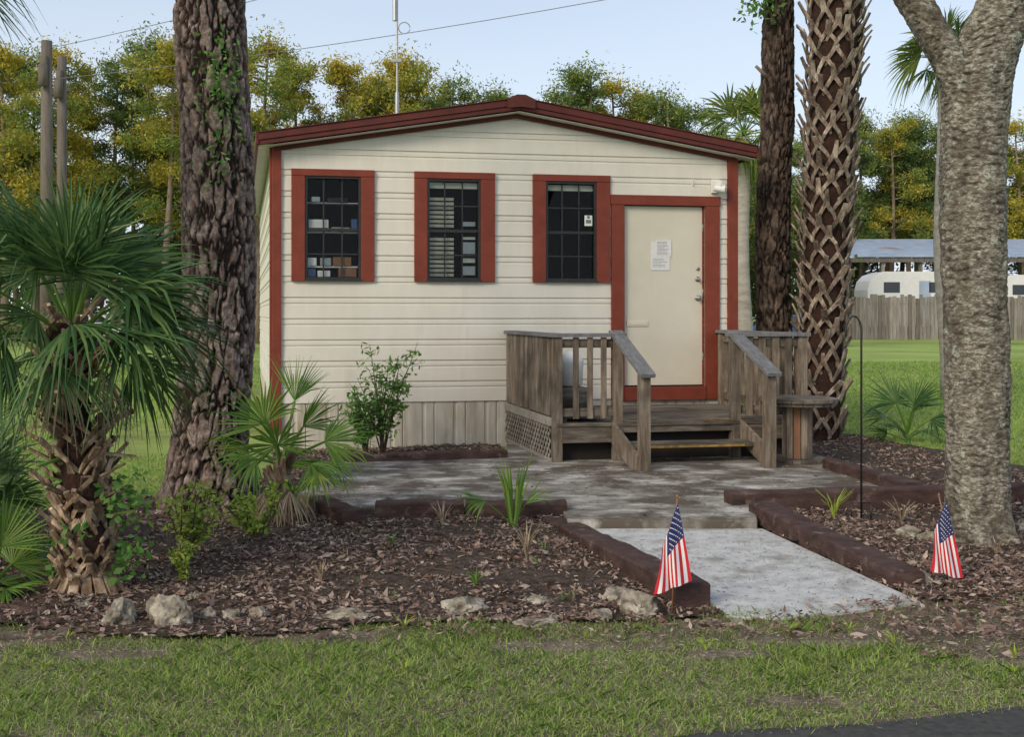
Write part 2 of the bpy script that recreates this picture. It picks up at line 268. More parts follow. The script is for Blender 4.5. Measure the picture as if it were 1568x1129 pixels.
n=240000; x=rs.uniform(-3.2,4.6,n);y=rs.uniform(3.2,6.9,n); k=notbed(x,y); x=x[k];y=y[k]
d=dens(x,y); k=rs.rand(len(x))<np.clip((d-.28)*5.,.05,1); x=x[k];y=y[k];n=len(x)
blades('grass_lawn',x,y,rs.uniform(.010,.034,n)*(.7+.9*vn(x,y,3,9)),rs.uniform(.0028,.005,n),'grass',.8)
n=90000; x=rs.uniform(-3,4.6,n);y=rs.uniform(3.6,7,n);k=notbed(x,y);x=x[k];y=y[k];n=len(x)
V,F=diamonds(np.stack([x,y,rs.uniform(.004,.014,n)],1),rs.uniform(.008,.035,n),rs.uniform(.0015,.005,n),flat=.85); np_mesh('dry_thatch',V,F,'straw')
n=170000; y=9+26*rs.rand(n)**1.6; t=rs.uniform(-.5,.56,n); x=t*y; k=notbed(x,y)&~((x>-4.2)&(x<3.6)&(y>12)&(y<23)); x=x[k];y=y[k]; n=len(x)
blades('grass_lawn_rear',x,y,rs.uniform(.02,.05,n)*(y/14)**.5,rs.uniform(.006,.012,n)*(y/12),'grass',.7)
PAD=[(-1.25,8.95),(-.72,8.32),(.76,8.32),(.76,7.86),(2.06,7.84),(2.2,8.45),(3.62,8.9),(3.45,10.4),(3.7,11.2),(3.15,13.4),(.56,12.9),(.48,11.3),(-1.1,10.95)]
def slab(name,P,z0,z1,mat,bev=.008):
    mb=MB(); n=len(P); mb.add([(x,y,z0) for x,y in P]+[(x,y,z1) for x,y in P],[tuple(range(n,2*n))]+[(i,(i+1)%n,n+(i+1)%n,n+i) for i in range(n)]); return mb.obj(name,[mat],bevel=bev)
slab('concrete_pad',PAD,-.05,.08,'pad')
slab('concrete_walkway',[(.84,7.85),(1.0,7.1),(1.3,5.72),(1.34,5.56),(1.6,5.56),(1.9,5.66),(2.2,5.78),(2.38,5.86),(2.3,6.4),(2.1,7.85)],-.05,.022,'walk')
n=5200; x=rs.uniform(-1.2,3.6,n);y=rs.uniform(7.9,11.3,n);k=inpoly(x,y,PAD)&(rs.rand(n)<vn(x,y,1.5,22)**1.5*1.6);x=x[k];y=y[k];n=len(x)
V,F=diamonds(np.stack([x,y,np.full(n,.086)],1),rs.uniform(.01,.06,n),rs.uniform(.003,.012,n),flat=.93); np_mesh('fallen_leaves',V,F,'chip')
n=1300; x=rs.uniform(1.1,2.3,n);y=rs.uniform(5.7,7.8,n);V,F=diamonds(np.stack([x,y,np.full(n,.026)],1),rs.uniform(.008,.05,n),rs.uniform(.0015,.006,n),flat=.95); np_mesh('fallen_leaves',V,F,'chip')
# timbers
def tie(pts,name='landscape_timber',w=.16):
    (xa,ya,za),(xb,yb,zb)=pts; mb=MB(); d=Vector((xb-xa,yb-ya,0)); L=d.length; d.normalize(); s=Vector((d.y,-d.x,0)); n=max(4,int(L/.10)); o=0
    for i in range(n+1):
        t=i/n; p=Vector((xa+(xb-xa)*t,ya+(yb-ya)*t,0)); zt=za+(zb-za)*t+rnd.uniform(-.005,.005); ww=w/2+rnd.uniform(-.005,.005)
        c=.014
        for a,z in((-ww,-.06),(-ww,zt-c),(-ww+c,zt),(ww-c,zt),(ww,zt-c),(ww,-.06)): mb.v.append(tuple(p+s*a+Vector((0,0,z+rnd.uniform(-.0035,.0035)))))
        if i:
            for j in range(5): mb.f.append((o-6+j,o-6+j+1,o+j+1,o+j)); mb.m.append(0)
        o+=6
    mb.f.append(tuple(range(6))); mb.m.append(0); mb.f.append(tuple(range(o-6,o))[::-1]); mb.m.append(0)
    return mb.obj(name,['tie'])
tie([(-.59,8.28,.14),(.05,8.28,.145)]); tie([(.06,8.285,.135),(.79,8.28,.14)])
tie([(.70,8.16,.05),(1.185,5.72,.155)],w=.185)
tie([(2.18,8.2,.15),(2.44,6.18,.105)],w=.185)
tie([(2.02,8.52,.17),(4.9,9.0,.17)]); tie([(3.42,10.5,.17),(3.58,8.96,.175)],w=.14)
tie([(-1.06,10.95,.15),(.48,11.3,.15)]); tie([(-.72,7.97,.12),(-1.05,8.65,.12)])
tie([(-2.6,5.85,.05),(-1.72,5.52,.035)],name='edging_board',w=.05)
# ------------------------------------------------------------------ house
H=empty('manufactured_home',(-1.984,12.4,0),math.radians(10.7))
WL=5.328; DEP=9.0; PK=2.694
prof=[(0,.016),(.145,.009),(.150,.002),(.165,.002),(.170,.011),(.203,.010),(.208,.002),(.225,.002),(.232,.016)]
def rows(z0,z1):
    out=[];z=.52
    while z<z1:
        for (a,oa),(b,ob) in zip(prof[:-1],prof[1:]):
            A=z+a;B=z+b
            if B<=z0 or A>=z1: continue
            q0=max(A,z0);q1=min(B,z1); f=lambda q:oa+(ob-oa)*(q-A)/(B-A); out.append((q0,f(q0),q1,f(q1)))
        z+=.232
    return out
def siding(mb,fn,u0,u1,z0,z1):
    for q0,o0,q1,o1 in rows(z0,z1):
        mb.add([fn(u0,o0,q0),fn(u1,o0,q0),fn(u1,o1,q1),fn(u0,o1,q1)],[(0,1,2,3)])
front=lambda u,o,z:(u,-o,z)
mb=MB(); Z0,ZT=.52,3.075
WIN=[(.3307,.9369),(1.679,2.280),(3.037,3.631)]; FR=[(.1825,1.0884),(1.532,2.445),(2.884,3.795)]; DO=(3.967,4.947)
edges=[0]; 
for a,b in WIN: edges+= [a,b]
edges+=list(DO)+[WL]
for i in range(len(edges)-1):
    a,b=edges[i],edges[i+1]
    if (a,b) in WIN: siding(mb,front,a,b,Z0,1.87); siding(mb,front,a,b,3.0,ZT)
    elif (a,b)==DO: siding(mb,front,a,b,Z0,.60); siding(mb,front,a,b,2.747,ZT)
    else: siding(mb,front,a,b,Z0,ZT)
siding(mb,lambda u,o,z:(-o,u,z),0,DEP,Z0,3.32); siding(mb,lambda u,o,z:(WL+o,u,z),0,DEP,Z0,3.32)
siding(mb,lambda u,o,z:(u,DEP+o,z),0,2.15,Z0,3.32); siding(mb,lambda u,o,z:(u,DEP+o,z),3.0,WL,Z0,3.32)
siding(mb,lambda u,o,z:(u,DEP+o,z),2.15,3.0,Z0,1.6); siding(mb,lambda u,o,z:(u,DEP+o,z),2.15,3.0,3.1,3.32)
mb.obj('siding_walls',['siding'],H)
for sgn in(0,1):
  for yy in(0,1):
    g=MB(); fn=front if yy==0 else (lambda u,o,z:(u,DEP+o,z))
    siding(g,fn,*( (0,PK) if sgn==0 else (PK,WL)),ZT if yy==0 else 3.32,3.8)
    bm=bmesh.new(); me=bpy.data.meshes.new('gable_siding')
    vs=[bm.verts.new(v) for v in g.v]
    for f in g.f: bm.faces.new([vs[i] for i in f])
    e=-.0 if sgn==0 else WL; sl=(3.74-3.30)/(PK if sgn==0 else WL-PK); no=Vector((-sl if sgn==0 else sl,0,1)).normalized()
    bmesh.ops.bisect_plane(bm,geom=bm.verts[:]+bm.edges[:]+bm.faces[:],plane_co=(e,0,3.30),plane_no=no,clear_outer=True)
    bm.to_mesh(me); bm.free(); me.materials.append(M['siding']); o=bpy.data.objects.new('gable_siding',me); C.objects.link(o); o.parent=H
mb=MB()
def skirt(fn,L):
    n=int(L/.34)
    for i in range(n):
        a=i*L/n;b=(i+1)*L/n;w_=(b-a); q=[0,.55,.60,.65,.70,.93,.96,1.0]; of=[0,0,-.010,-.010,0,0,-.014,0]
        for k in range(7): mb.add([fn(a+w_*q[k],of[k],-.02),fn(a+w_*q[k+1],of[k+1],-.02),fn(a+w_*q[k+1],of[k+1],Z0),fn(a+w_*q[k],of[k],Z0)],[(0,1,2,3)])
skirt(front,WL); skirt(lambda u,o,z:(-o,u,z),DEP); skirt(lambda u,o,z:(WL+o,u,z),DEP); skirt(lambda u,o,z:(u,DEP+o,z),WL)
mb.obj('skirting',['skirt'],H)
mb=MB(); T=.045
mb.box((-.024,-T,.20),(.075,-.002,3.31)); mb.box((WL-.1,-T,.5),(WL+.024,-.002,3.31)); mb.box((-.05,-.002,.2),(-.024,.09,3.31))
for (a,b),(fa,fb) in zip(WIN,FR):
    mb.box((fa,-T,1.85),(a-.002,-.002,2.998)); mb.box((b+.002,-T,1.85),(fb,-.002,2.998)); mb.box((fa,-T-.004,3.0),(fb,-.002,3.075))
mb.box((3.811,-T,.50),(DO[0]-.002,-.002,2.745)); mb.box((DO[1]+.002,-T,.50),(5.125,-.002,2.745)); mb.box((3.80,-T-.004,2.747),(5.135,-.002,2.861)); mb.box((DO[0],-T-.015,.50),(DO[1],-.002,.655))
mb.box((DO[0]+.001,-.001,.66),(DO[0]+.012,.08,2.745)); mb.box((DO[1]-.012,-.001,.66),(DO[1]-.001,.08,2.745))
mb.obj('red_trim',['red'],H,bevel=.004)
for wi,(a,b) in enumerate(WIN):
    mb=MB(); z0,z1=1.872,2.998; zm=2.42; f=.024
    mb.box((a,-.03,z0),(a+f,.04,z1)); mb.box((b-f,-.03,z0),(b,.04,z1)); mb.box((a+f,-.03,z1-f),(b-f,.04,z1)); mb.box((a-.01,-.055,z0-.02),(b+.01,.04,z0-.001)); mb.box((a+f,-.03,z0),(b-f,.04,z0+f))
    mb.box((a+f,-.012,zm-.016),(b-f,.04,zm+.016))
    for k in (1,2): x=a+(b-a)*k/3; mb.box((x-.008,.005,z0+f),(x+.008,.0135,z1-f))
    for z in (2.15,2.70): mb.box((a+f,.0045,z-.008),(b-f,.014,z+.008))
    mb.box((a+f,.015,z0+f),(b-f,.019,z1-f),1)
    mb.obj('window',['black','glass'],H)
mb=MB(); mb.box((3.50,-.004,2.50),(3.59,.003,2.62)); mb.box((3.515,-.006,2.53),(3.575,-.0045,2.57),1); mb.tube([(3.545,-.004,2.60),(3.545,-.007,2.60)],.018,12,1); mb.obj('window_sticker',['white','ink'],H)
mb=MB(); mb.box((DO[0]+.014,.02,.668),(DO[1]-.014,.06,2.74)); mb.obj('door',['door'],H,bevel=.003)
mb=MB(); mb.box((DO[0]+.04,.008,1.35),(DO[0]+.30,.0198,1.41)); mb.box((DO[0]+.06,.004,1.365),(DO[0]+.28,.0079,1.395)); mb.obj('mail_slot',['door'],H,bevel=.003)
mb=MB()
for z,r in((1.68,.032),(1.90,.03)):
    mb.tube([(DO[1]-.075,.02,z),(DO[1]-.075,.008,z)],r,16); mb.tube([(DO[1]-.075,.008,z),(DO[1]-.075,-.02,z),(DO[1]-.075,-.035,z),(DO[1]-.075,-.05,z)],[.012,.012,.03,.02] if z<1.8 else [.018,.018,.014,.01],14)
mb.tube([(DO[1]-.07,.02,2.02),(DO[1]-.07,.008,2.02)],.02,10)
for z in(.95,1.7,2.45): mb.box((DO[1]-.016,.0,z),(DO[1]-.004,.018,z+.09))
mb.obj('door_hardware',['steel'],H,True)
mb=MB(); mb.box((4.30,.012,2.00),(4.53,.0165,2.33),0); mb.box((4.36,.009,2.16),(4.55,.0115,2.35),0)
for k in range(10): mb.box((4.375,.0075,2.325-k*.016),(4.375+rnd.uniform(.09,.15),.0088,2.329-k*.016),1)
for k in range(6): mb.box((4.32,.0105,2.13-k*.018),(4.32+rnd.uniform(.1,.19),.0118,2.134-k*.018),1)
mb.obj('paper_notice',['paper','ink'],H)
mb=MB(); mb.box((5.02,-.06,2.90),(5.12,-.022,3.06)); mb.beam((5.07,-.06,3.02),(5.10,-.2,3.0),.06,.06); mb.tube([(5.02,-.12,2.95),(5.13,-.19,2.93)],[.035,.045],12); mb.tube([(4.80,-.022,3.06),(4.80,-.022,2.98)],.008,6); mb.obj('wall_light',['white'],H,bevel=.004)
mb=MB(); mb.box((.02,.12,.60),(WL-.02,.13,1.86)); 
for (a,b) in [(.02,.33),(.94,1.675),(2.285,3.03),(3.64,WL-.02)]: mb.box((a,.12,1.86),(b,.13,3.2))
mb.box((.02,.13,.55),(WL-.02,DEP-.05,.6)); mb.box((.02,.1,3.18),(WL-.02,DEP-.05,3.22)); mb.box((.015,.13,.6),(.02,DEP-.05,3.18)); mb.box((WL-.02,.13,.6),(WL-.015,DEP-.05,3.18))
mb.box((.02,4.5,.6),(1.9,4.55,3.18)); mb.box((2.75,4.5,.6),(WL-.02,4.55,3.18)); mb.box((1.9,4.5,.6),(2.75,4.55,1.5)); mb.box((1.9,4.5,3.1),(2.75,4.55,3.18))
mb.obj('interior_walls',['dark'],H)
mb=MB()
for z in(2.02,2.40,2.72): mb.box((.345,.05,z-.018),(.925,.115,z),1)
for (x,z,w_,h_,m_) in [(.37,2.401,.22,.13,1),(.62,2.401,.2,.045,1),(.36,2.021,.10,.09,1),(.50,2.021,.12,.09,4),(.64,2.021,.20,.10,2),(.4,2.721,.10,.06,4),(.58,2.721,.22,.05,0),(.36,1.90,.09,.09,3),(.47,1.90,.14,.07,1),(.70,1.90,.20,.10,2),(.84,2.401,.07,.14,3)]:
    mb.box((x,.036,z),(x+w_,.11,z+h_),m_)
mb.obj('shelf_contents',['dark','white','card','blue','steel'],H,bevel=.008)
mb=MB()
z=1.93
while z<2.82:
    if not 2.36<z<2.47: mb.beam((1.71,.050,z),(1.99,.050,z),.034,.003,0,up=(0,.9,.42))
    z+=.050
for z,h_,m_ in((1.93,.10,1),(2.07,.05,0),(2.17,.13,1),(2.33,.03,0),(2.48,.05,1)): mb.box((2.09,.05,z),(2.235,.09,z+h_),m_)
mb.box((1.7,.04,2.90),(2.26,.1,2.965)); mb.box((3.06,.04,2.90),(3.61,.1,2.965))
mb.obj('window_blinds',['blind','steel'],H)
# roof
mb=MB(); y0=-.2;y1=DEP+.2
def rz(u): 
    return 3.42+(3.89-3.42)*(1-abs(u-PK)/(PK+.17))
for a,b in((-.17,PK),(PK,WL+.17)):
    mb.add([(a,y0,rz(a)-.03),(b,y0,rz(b)-.03),(b,y1,rz(b)-.03),(a,y1,rz(a)-.03),(a,y0,rz(a)-.10),(b,y0,rz(b)-.10),(b,y1,rz(b)-.10),(a,y1,rz(a)-.10)],[(0,1,2,3),(7,6,5,4),(0,4,5,1),(1,5,6,2),(2,6,7,3),(3,7,4,0)])
mb.obj('roof_panels',['roof'],H)
mb=MB()
def rake(u0,u1,top,bot,ya,yb):
    mb.add([(u0,ya,rz(u0)+bot),(u1,ya,rz(u1)+bot),(u1,yb,rz(u1)+bot),(u0,yb,rz(u0)+bot),(u0,ya,rz(u0)+top),(u1,ya,rz(u1)+top),(u1,yb,rz(u1)+top),(u0,yb,rz(u0)+top)],[(0,3,2,1),(4,5,6,7),(0,1,5,4),(1,2,6,5),(2,3,7,6),(3,0,4,7)])
rake(-.19,PK,.0,-.075,-.235,-.202); rake(PK,WL+.19,.0,-.075,-.235,-.202)
rake(-.18,PK,-.078,-.125,-.222,-.19); rake(PK,WL+.18,-.078,-.125,-.222,-.19)
rake(-.18,PK,.012,.001,-.25,-.02); rake(PK,WL+.18,.012,.001,-.25,-.02)
rake(0,PK,-.105,-.19,-.05,-.022); rake(PK,WL,-.105,-.19,-.05,-.022)
mb.add([(PK-.16,-.262,rz(PK-.16)-.09),(PK-.16,-.262,rz(PK-.16)+.012),(PK-.05,-.262,rz(PK)+.035),(PK+.05,-.262,rz(PK)+.035),(PK+.16,-.262,rz(PK+.16)+.012),(PK+.16,-.262,rz(PK+.16)-.09),(PK,-.262,rz(PK)-.1)],[(6,5,4,3,2,1,0)])
mb.add([(PK-.16,-.262,rz(PK-.16)+.012),(PK-.05,-.262,rz(PK)+.035),(PK+.05,-.262,rz(PK)+.035),(PK+.16,-.262,rz(PK+.16)+.012),(PK-.16,DEP,rz(PK-.16)+.012),(PK-.05,DEP,rz(PK)+.035),(PK+.05,DEP,rz(PK)+.035),(PK+.16,DEP,rz(PK+.16)+.012)],[(0,1,5,4),(1,2,6,5),(2,3,7,6)])
for x in(-.2,WL+.17): mb.box((x,-.235,3.30),(x+.03,DEP+.2,3.425))
mb.obj('roof_fascia',['roofred'],H,bevel=.004)
mb=MB(); rake(-.17,PK,-.137,-.142,-.19,0); rake(PK,WL+.17,-.137,-.142,-.19,0); mb.obj('soffit',['siding'],H)
# ------------------------------------------------------------------ deck
D=empty('wooden_porch',(-1.984,12.4,0),math.radians(10.7))
dl,dr,dd=2.60,5.14,2.0; zf=.45
mb=MB()
y=-.06
while y>-dd+.02:
    mb.box((dl,y-.135+rnd.uniform(-.003,.003),zf-.035),(dr,y,zf+rnd.uniform(-.003,.002)),1); y-=.143
mb.box((dl-.025,-dd-.03,zf-.10),(dl-.001,-.05,zf-.005),1); mb.box((dr+.001,-dd-.03,zf-.20),(dr+.03,-.05,zf-.005),1)
mb.box((dl,-dd-.04,zf-.19),(3.16,-dd-.006,zf-.01),1); mb.box((3.16,-dd-.035,zf-.10),(4.48,-dd-.008,zf-.036),1); mb.box((4.48,-dd-.04,zf-.19),(dr,-dd-.006,zf-.01),1)
mb.box((3.2,-dd-.012,zf+.003),(3.45,-dd+.03,zf+.008),3); mb.box((4.1,-dd-.012,zf+.003),(4.44,-dd+.03,zf+.008),3)
def post(u,d,z0,z1,w=.09): mb.box((u-w/2,-d-w/2,z0),(u+w/2,-d+w/2,z1),0)
RT=1.27
for u,d in((dl+.01,.12),(dl+.01,2.0),(3.213,2.0),(4.424,2.0),(dr-.01,2.0),(dr-.01,.12)): post(u,d,.06,RT)
for u in(3.213,4.424): post(u,2.75,.07,.95,.095)
post(dl+.02,1.06,.06,RT); post(dr-.01,1.06,.06,RT)
def rail(p0,p1,up=(0,0,1)): mb.beam(p0,p1,.14,.036,2,up)
rail((dl+.01,-.05,RT+.02),(dl+.01,-2.07,RT+.02)); rail((dr-.01,-.05,RT+.02),(dr-.01,-2.07,RT+.02)); rail((dl+.085,-2.0,RT+.0205),(3.29,-2.0,RT+.0205)); rail((4.35,-2.0,RT+.0205),(dr-.085,-2.0,RT+.0205))
for u in(3.213,4.424): rail((u,-1.95,RT+.05),(u,-2.86,.94))
for z in(RT-.06,zf+.10):
    mb.beam((dl+.01,-.15,z),(dl+.01,-1.95,z),.035,.08,1); mb.beam((dr-.01,-.15,z),(dr-.01,-1.95,z),.035,.08,1)
    mb.beam((dl+.06,-2.0,z),(3.17,-2.0,z),.035,.08,1); mb.beam((4.47,-2.0,z),(dr-.06,-2.0,z),.035,.08,1)
def picket(u,d,ax,w=.075):
    e=rnd.uniform(-.004,.004)
    if ax=='v': mb.box((u-.011,-d-w/2+e,zf+.06),(u+.011,-d+w/2+e,RT),0)
    else: mb.box((u-w/2+e,-d-.011,zf+.04),(u+w/2+e,-d+.011,RT),0)
d=.22
while d<1.93: picket(dl-.022,d,'v',.095); d+=.108
d=.25
while d<1.9: picket(dr+.022,d,'v',.085); d+=.16
for u in(2.79,2.93,3.07): picket(u,2.03,'h',.055)
for u in(4.56,4.70,4.84,4.98): picket(u,2.03,'h',.07)
mb.box((2.68,-1.92,zf+.05),(3.15,-1.55,zf+.09),1); mb.box((2.70,-1.9,zf+.0),(2.74,-1.6,zf+.05),1)
z,d0=.27,2.07
for k in range(2): mb.box((3.17,-d0-.15*(k+1)+.005,z-.04),(4.46,-d0-.15*k,z),1)
mb.box((3.27,-d0-.305,z-.036),(4.36,-d0-.297,z-.014),3)
for u in(3.165,4.475): mb.beam((u,-2.0,.36),(u,-2.72,.12),.035,.20,0)
mb.obj('deck_frame',['woodv','woodh','woodgrey','yellow'],D,bevel=.004)
mb=MB(); mb.box((dl+.05,-1.9,.05),(dr-.02,-1.7,zf-.04)); mb.box((dl+.03,-1.9,.05),(dl+.045,-.1,zf-.04)); mb.obj('deck_underside_shade',['dark'],D)  # near-black sheets standing in for the shade beneath the deck and behind the lattice
mb=MB()
def latt(x_,L,z0,z1):
    h=z1-z0; s=.10; n=int((L+h)/s)+1
    for k in range(-int(h/s)-1,n):
        for sg,off in((1,0),(-1,.008)):
            a=k*s
            p0,p1=((a,z0),(a+h,z1)) if sg>0 else ((a+h,z0),(a,z1))
            dx=p1[0]-p0[0]; ta=(0-p0[0])/dx; tb=(L-p0[0])/dx; t0=max(0,min(ta,tb)); t1=min(1,max(ta,tb))
            if t1-t0>.03: mb.beam((x_+off,-.1-(p0[0]+dx*t0),p0[1]+(p1[1]-p0[1])*t0),(x_+off,-.1-(p0[0]+dx*t1),p0[1]+(p1[1]-p0[1])*t1),.026,.006,0,up=(1,0,0))
latt(dl-.05,1.86,.09,zf-.03); latt(dr+.05,1.86,.09,zf-.03)
mb.box((dl-.056,-1.98,zf-.03),(dl-.03,-.08,zf+.05)); mb.box((dl-.052,-1.98,.082),(dl-.03,-.08,.115))
mb.obj('lattice',['lattice'],D)
mb=MB(); R=[(.0,.75),(.10,.75),(.125,.77),(.13,.93),(.14,.99),(.13,1.03),(.06,1.10),(.0,1.11)]
o=0
for i,(r,z) in enumerate(R):
    for j in range(20): t=2*math.pi*j/20; mb.v.append((2.98+r*math.cos(t),-1.2+r*math.sin(t),z))
    if i:
        for j in range(20): mb.f.append((o-20+j,o-20+(j+1)%20,o+(j+1)%20,o+j)); mb.m.append(0)
    o+=20
mb.box((2.84,-1.35,.45),(3.12,-1.05,.742),1)
mb.obj('white_bucket_on_box',['white','woodh'],D,True)
# ------------------------------------------------------------------ antenna
mb=MB(); ax,ay=-.84,16
mb.tube([(ax,ay,3.65),(ax,ay,4.6)],.03,10); mb.tube([(ax,ay,4.6),(ax,ay,6.2)],.014,8); mb.tube([(ax-.03,ay,5.6),(ax-.03,ay,6.4)],.035,10)
mb.tube([(ax+.1+.08*math.cos(t),ay,5.50+.08*math.sin(t)) for t in np.linspace(0,6.1,16)],.008,6); mb.tube([(ax,ay,5.5),(ax+.03,ay,5.5)],.008,6); mb.tube([(ax,ay,3.9),(ax+.06,ay,3.75),(ax+.12,ay,3.6)],.01,6)
mb.box((ax-.08,ay-.03,5.02),(ax+.06,ay+.03,5.06)); mb.tube([(ax,ay,6.2),(ax,ay,7.5)],.01,6)
mb.obj('antenna_mast',['steel'],None)
for x,y,z,r in((-7.9,22,6.75,.12),(-8.3,24,6.9,.11)):
    mb=MB(); mb.tube([(x,y,0),(x,y,z*.5),(x,y,z)],[r*1.1,r,r*.85],14); mb.beam((x,y-.2,z-.5),(x,y+.0,z-.5),.12,.35); mb.tube([(x,y-.2,z-.9),(x,y-.2,z-.5)],.09,10); mb.obj('utility_pole',['pole'],smooth=True)
mb=MB()
def wire(a,b,sag): mb.tube([(a[0]+(b[0]-a[0])*t,a[1]+(b[1]-a[1])*t,a[2]+(b[2]-a[2])*t-sag*4*t*(1-t)) for t in np.linspace(0,1,16)],.007,5)
wire((-7.9,22,6.6),(6,19,9.6),.25); wire((-7.9,22,6.0),(10,19,8.3),.3)
mb.obj('power_lines',['cable'])
# ------------------------------------------------------------------ displaced trunks
def trunk(name,pts,rad,nu,nv,fn,mat,parent=None):
    pts=np.array(pts,float); t=np.linspace(0,1,len(pts)); tv=np.linspace(0,1,nv)
    def sm(a): 
        f=np.interp(tv,t,a); k=max(1,nv//(len(pts)*2)); ker=np.ones(k*2+1)/(k*2+1); g=np.convolve(np.pad(f,k,mode='edge'),ker,'valid'); g[0]=f[0]; return g
    cx,cy,cz,rr=sm(pts[:,0]),sm(pts[:,1]),np.interp(tv,t,pts[:,2]),sm(np.array(rad,float))
    V=np.zeros((nv,nu,3)); A=np.zeros((nv,nu))
    for i in range(nv):
        for j in range(nu):
            a=2*math.pi*j/nu; d,c=fn(a,cz[i],rr[i]); r=rr[i]+d; V[i,j]=(cx[i]+r*math.cos(a),cy[i]+r*math.sin(a),cz[i]); A[i,j]=c
    i,j=np.meshgrid(np.arange(nv-1),np.arange(nu),indexing='ij'); i=i.ravel();j=j.ravel();j1=(j+1)%nu
    F=np.stack([i*nu+j,i*nu+j1,(i+1)*nu+j1,(i+1)*nu+j],1)
    o=np_mesh(name,V,F,mat,parent=parent); at=o.data.attributes.new('crack','FLOAT','POINT'); at.data.foreach_set('value',A.ravel().astype(np.float32)); return o
def pinefn(kx,kz,amp):
    def fn(a,z,r):
        ca,sa=math.cos(a)*r,math.sin(a)*r
        p=Vector((ca*kx,sa*kx,z*kz)); p2=p+Vector((noise.noise(p*1.3),noise.noise(p*1.4+Vector((5,5,5))),noise.noise(p*1.2+Vector((9,1,2)))))*.45+Vector((noise.noise(p*4),noise.noise(p*4+Vector((7,0,0))),noise.noise(p*4+Vector((0,8,0)))))*.22
        d=noise.voronoi(p2)[0]; e=min(1,max(0,(d[1]-d[0])*5.5-.2)); e=e*e*(3-2*e)
        lay=noise.noise(Vector((ca*20,sa*20,z*9))); lay=math.floor(lay*5)/5
        fine=noise.noise(Vector((ca*45,sa*45,z*26)))
        flare=max(0,(.5-z))**2*.35*(1+.4*math.sin(a*5))
        return (e-.6)*amp+e*lay*.012+fine*.005+flare+noise.noise(p*.3)*.02, min(1,max(0,e*(.85+.45*lay+.3*fine)))
    return fn
T1=empty('pine_tree')
X=-1.9
trunk('trunk',[(X-.02,8.75,-.05),(X+.01,8.75,.5),(X+.04,8.75,.95),(X+.09,8.75,1.9),(X+.06,8.75,2.9),(X,8.75,3.9),(X-.05,8.75,5.2)],[.33,.285,.27,.262,.262,.265,.26],270,460,pinefn(11,3.6,.030),'pine',T1)
mb=MB(); mb.tube([(X-.05,8.75,5.15),(X-.1,8.8,8),(X,8.9,11),(X,9,14)],[.265,.22,.17,.08],16)
lv=[]
for i in range(16):
    a=i*2.4; z=9.5+i*.3; L=rnd.uniform(1.2,2.4); e=Vector((X+L*math.cos(a),8.9+L*math.sin(a),z+.6)); mb.tube([(X,8.9,z),e],[.05,.015],6); lv.append(rs.normal(size=(130,3))*[.5,.5,.25]+np.array(e))
mb.obj('upper_limbs',['bark'],T1,True); lv=np.concatenate(lv); V,F=diamonds(lv,rs.uniform(.15,.35,len(lv)),rs.uniform(.02,.05,len(lv))); np_mesh('needles',V,F,'fgreen',parent=T1)
T2=empty('pine_tree')
trunk('trunk',[(3.9,14,-.05),(3.89,14,1),(3.86,14,2.5),(3.93,14,4),(3.93,14,6)],[.24,.205,.20,.185,.18],120,280,pinefn(12,4,.030),'pine2',T2)
mb=MB(); mb.tube([(3.93,14,5.98),(3.9,14,9),(3.9,14,12.5)],[.18,.13,.05],12); lv=[]
for i in range(12):
    a=i*2.4; z=8.5+i*.3; L=rnd.uniform(1,2); e=Vector((3.9+L*math.cos(a),14+L*math.sin(a),z+.5)); mb.tube([(3.9,14,z),e],[.04,.012],6); lv.append(rs.normal(size=(130,3))*[.5,.5,.25]+np.array(e))
mb.tube([(3.80,13.9,4.35),(3.62,13.85,4.5)],[.03,.02],6)
mb.obj('upper_limbs',['bark'],T2,True); lv=np.concatenate(lv); V,F=diamonds(lv,rs.uniform(.15,.35,len(lv)),rs.uniform(.02,.05,len(lv))); np_mesh('needles',V,F,'fgreen',parent=T2)
def oakfn(a,z,r):
    c_,s_=math.cos(a),math.sin(a)
    q=noise.noise(Vector((c_*1.5,s_*1.5,z*1.3))); zz=z+.02*noise.noise(Vector((c_*2,s_*2,z*2)))
    ring=math.sin(zz*2*math.pi/.06+noise.noise(Vector((c_*3,s_*3,z*6)))*3.0); ring=ring**3
    g=max(0,noise.noise(Vector((c_*3.5,s_*3.5,z*4)))+.35); n1=noise.noise(Vector((c_*r*30,s_*r*30,z*40))); n2=noise.noise(Vector((c_*r*70,s_*r*70,z*60))); n3=noise.noise(Vector((c_*r*11,s_*r*11,z*7)))
    flare=max(0,(.28-z))**2*.6*(1+.6*math.sin(a*6+1))
    return q*.020+n1*.006+n2*.004+n3*.012-max(0,-ring)*g*.008+flare, min(1,max(0,.9+min(0,ring)*g*1.3+n1*.6+n3*.6))
T3=empty('oak_tree'); OX=3.40
trunk('trunk',[(OX+.03,7.5,-.05),(OX+.02,7.5,.6),(OX,7.5,1.5),(OX-.02,7.5,2.4),(OX-.0,7.5,3.0),(OX+.07,7.5,3.25),(OX+.22,7.5,3.6),(OX+.38,7.5,4.2)],[.205,.20,.198,.205,.215,.205,.185,.17],240,580,oakfn,'oak',T3)
trunk('limb',[(OX-.06,7.48,2.78),(OX-.15,7.48,3.1),(OX-.32,7.48,3.4),(OX-.55,7.48,3.75),(OX-.9,7.5,4.3)],[.12,.12,.115,.11,.09],100,200,oakfn,'oak',T3)
mb=MB(); lv=[]
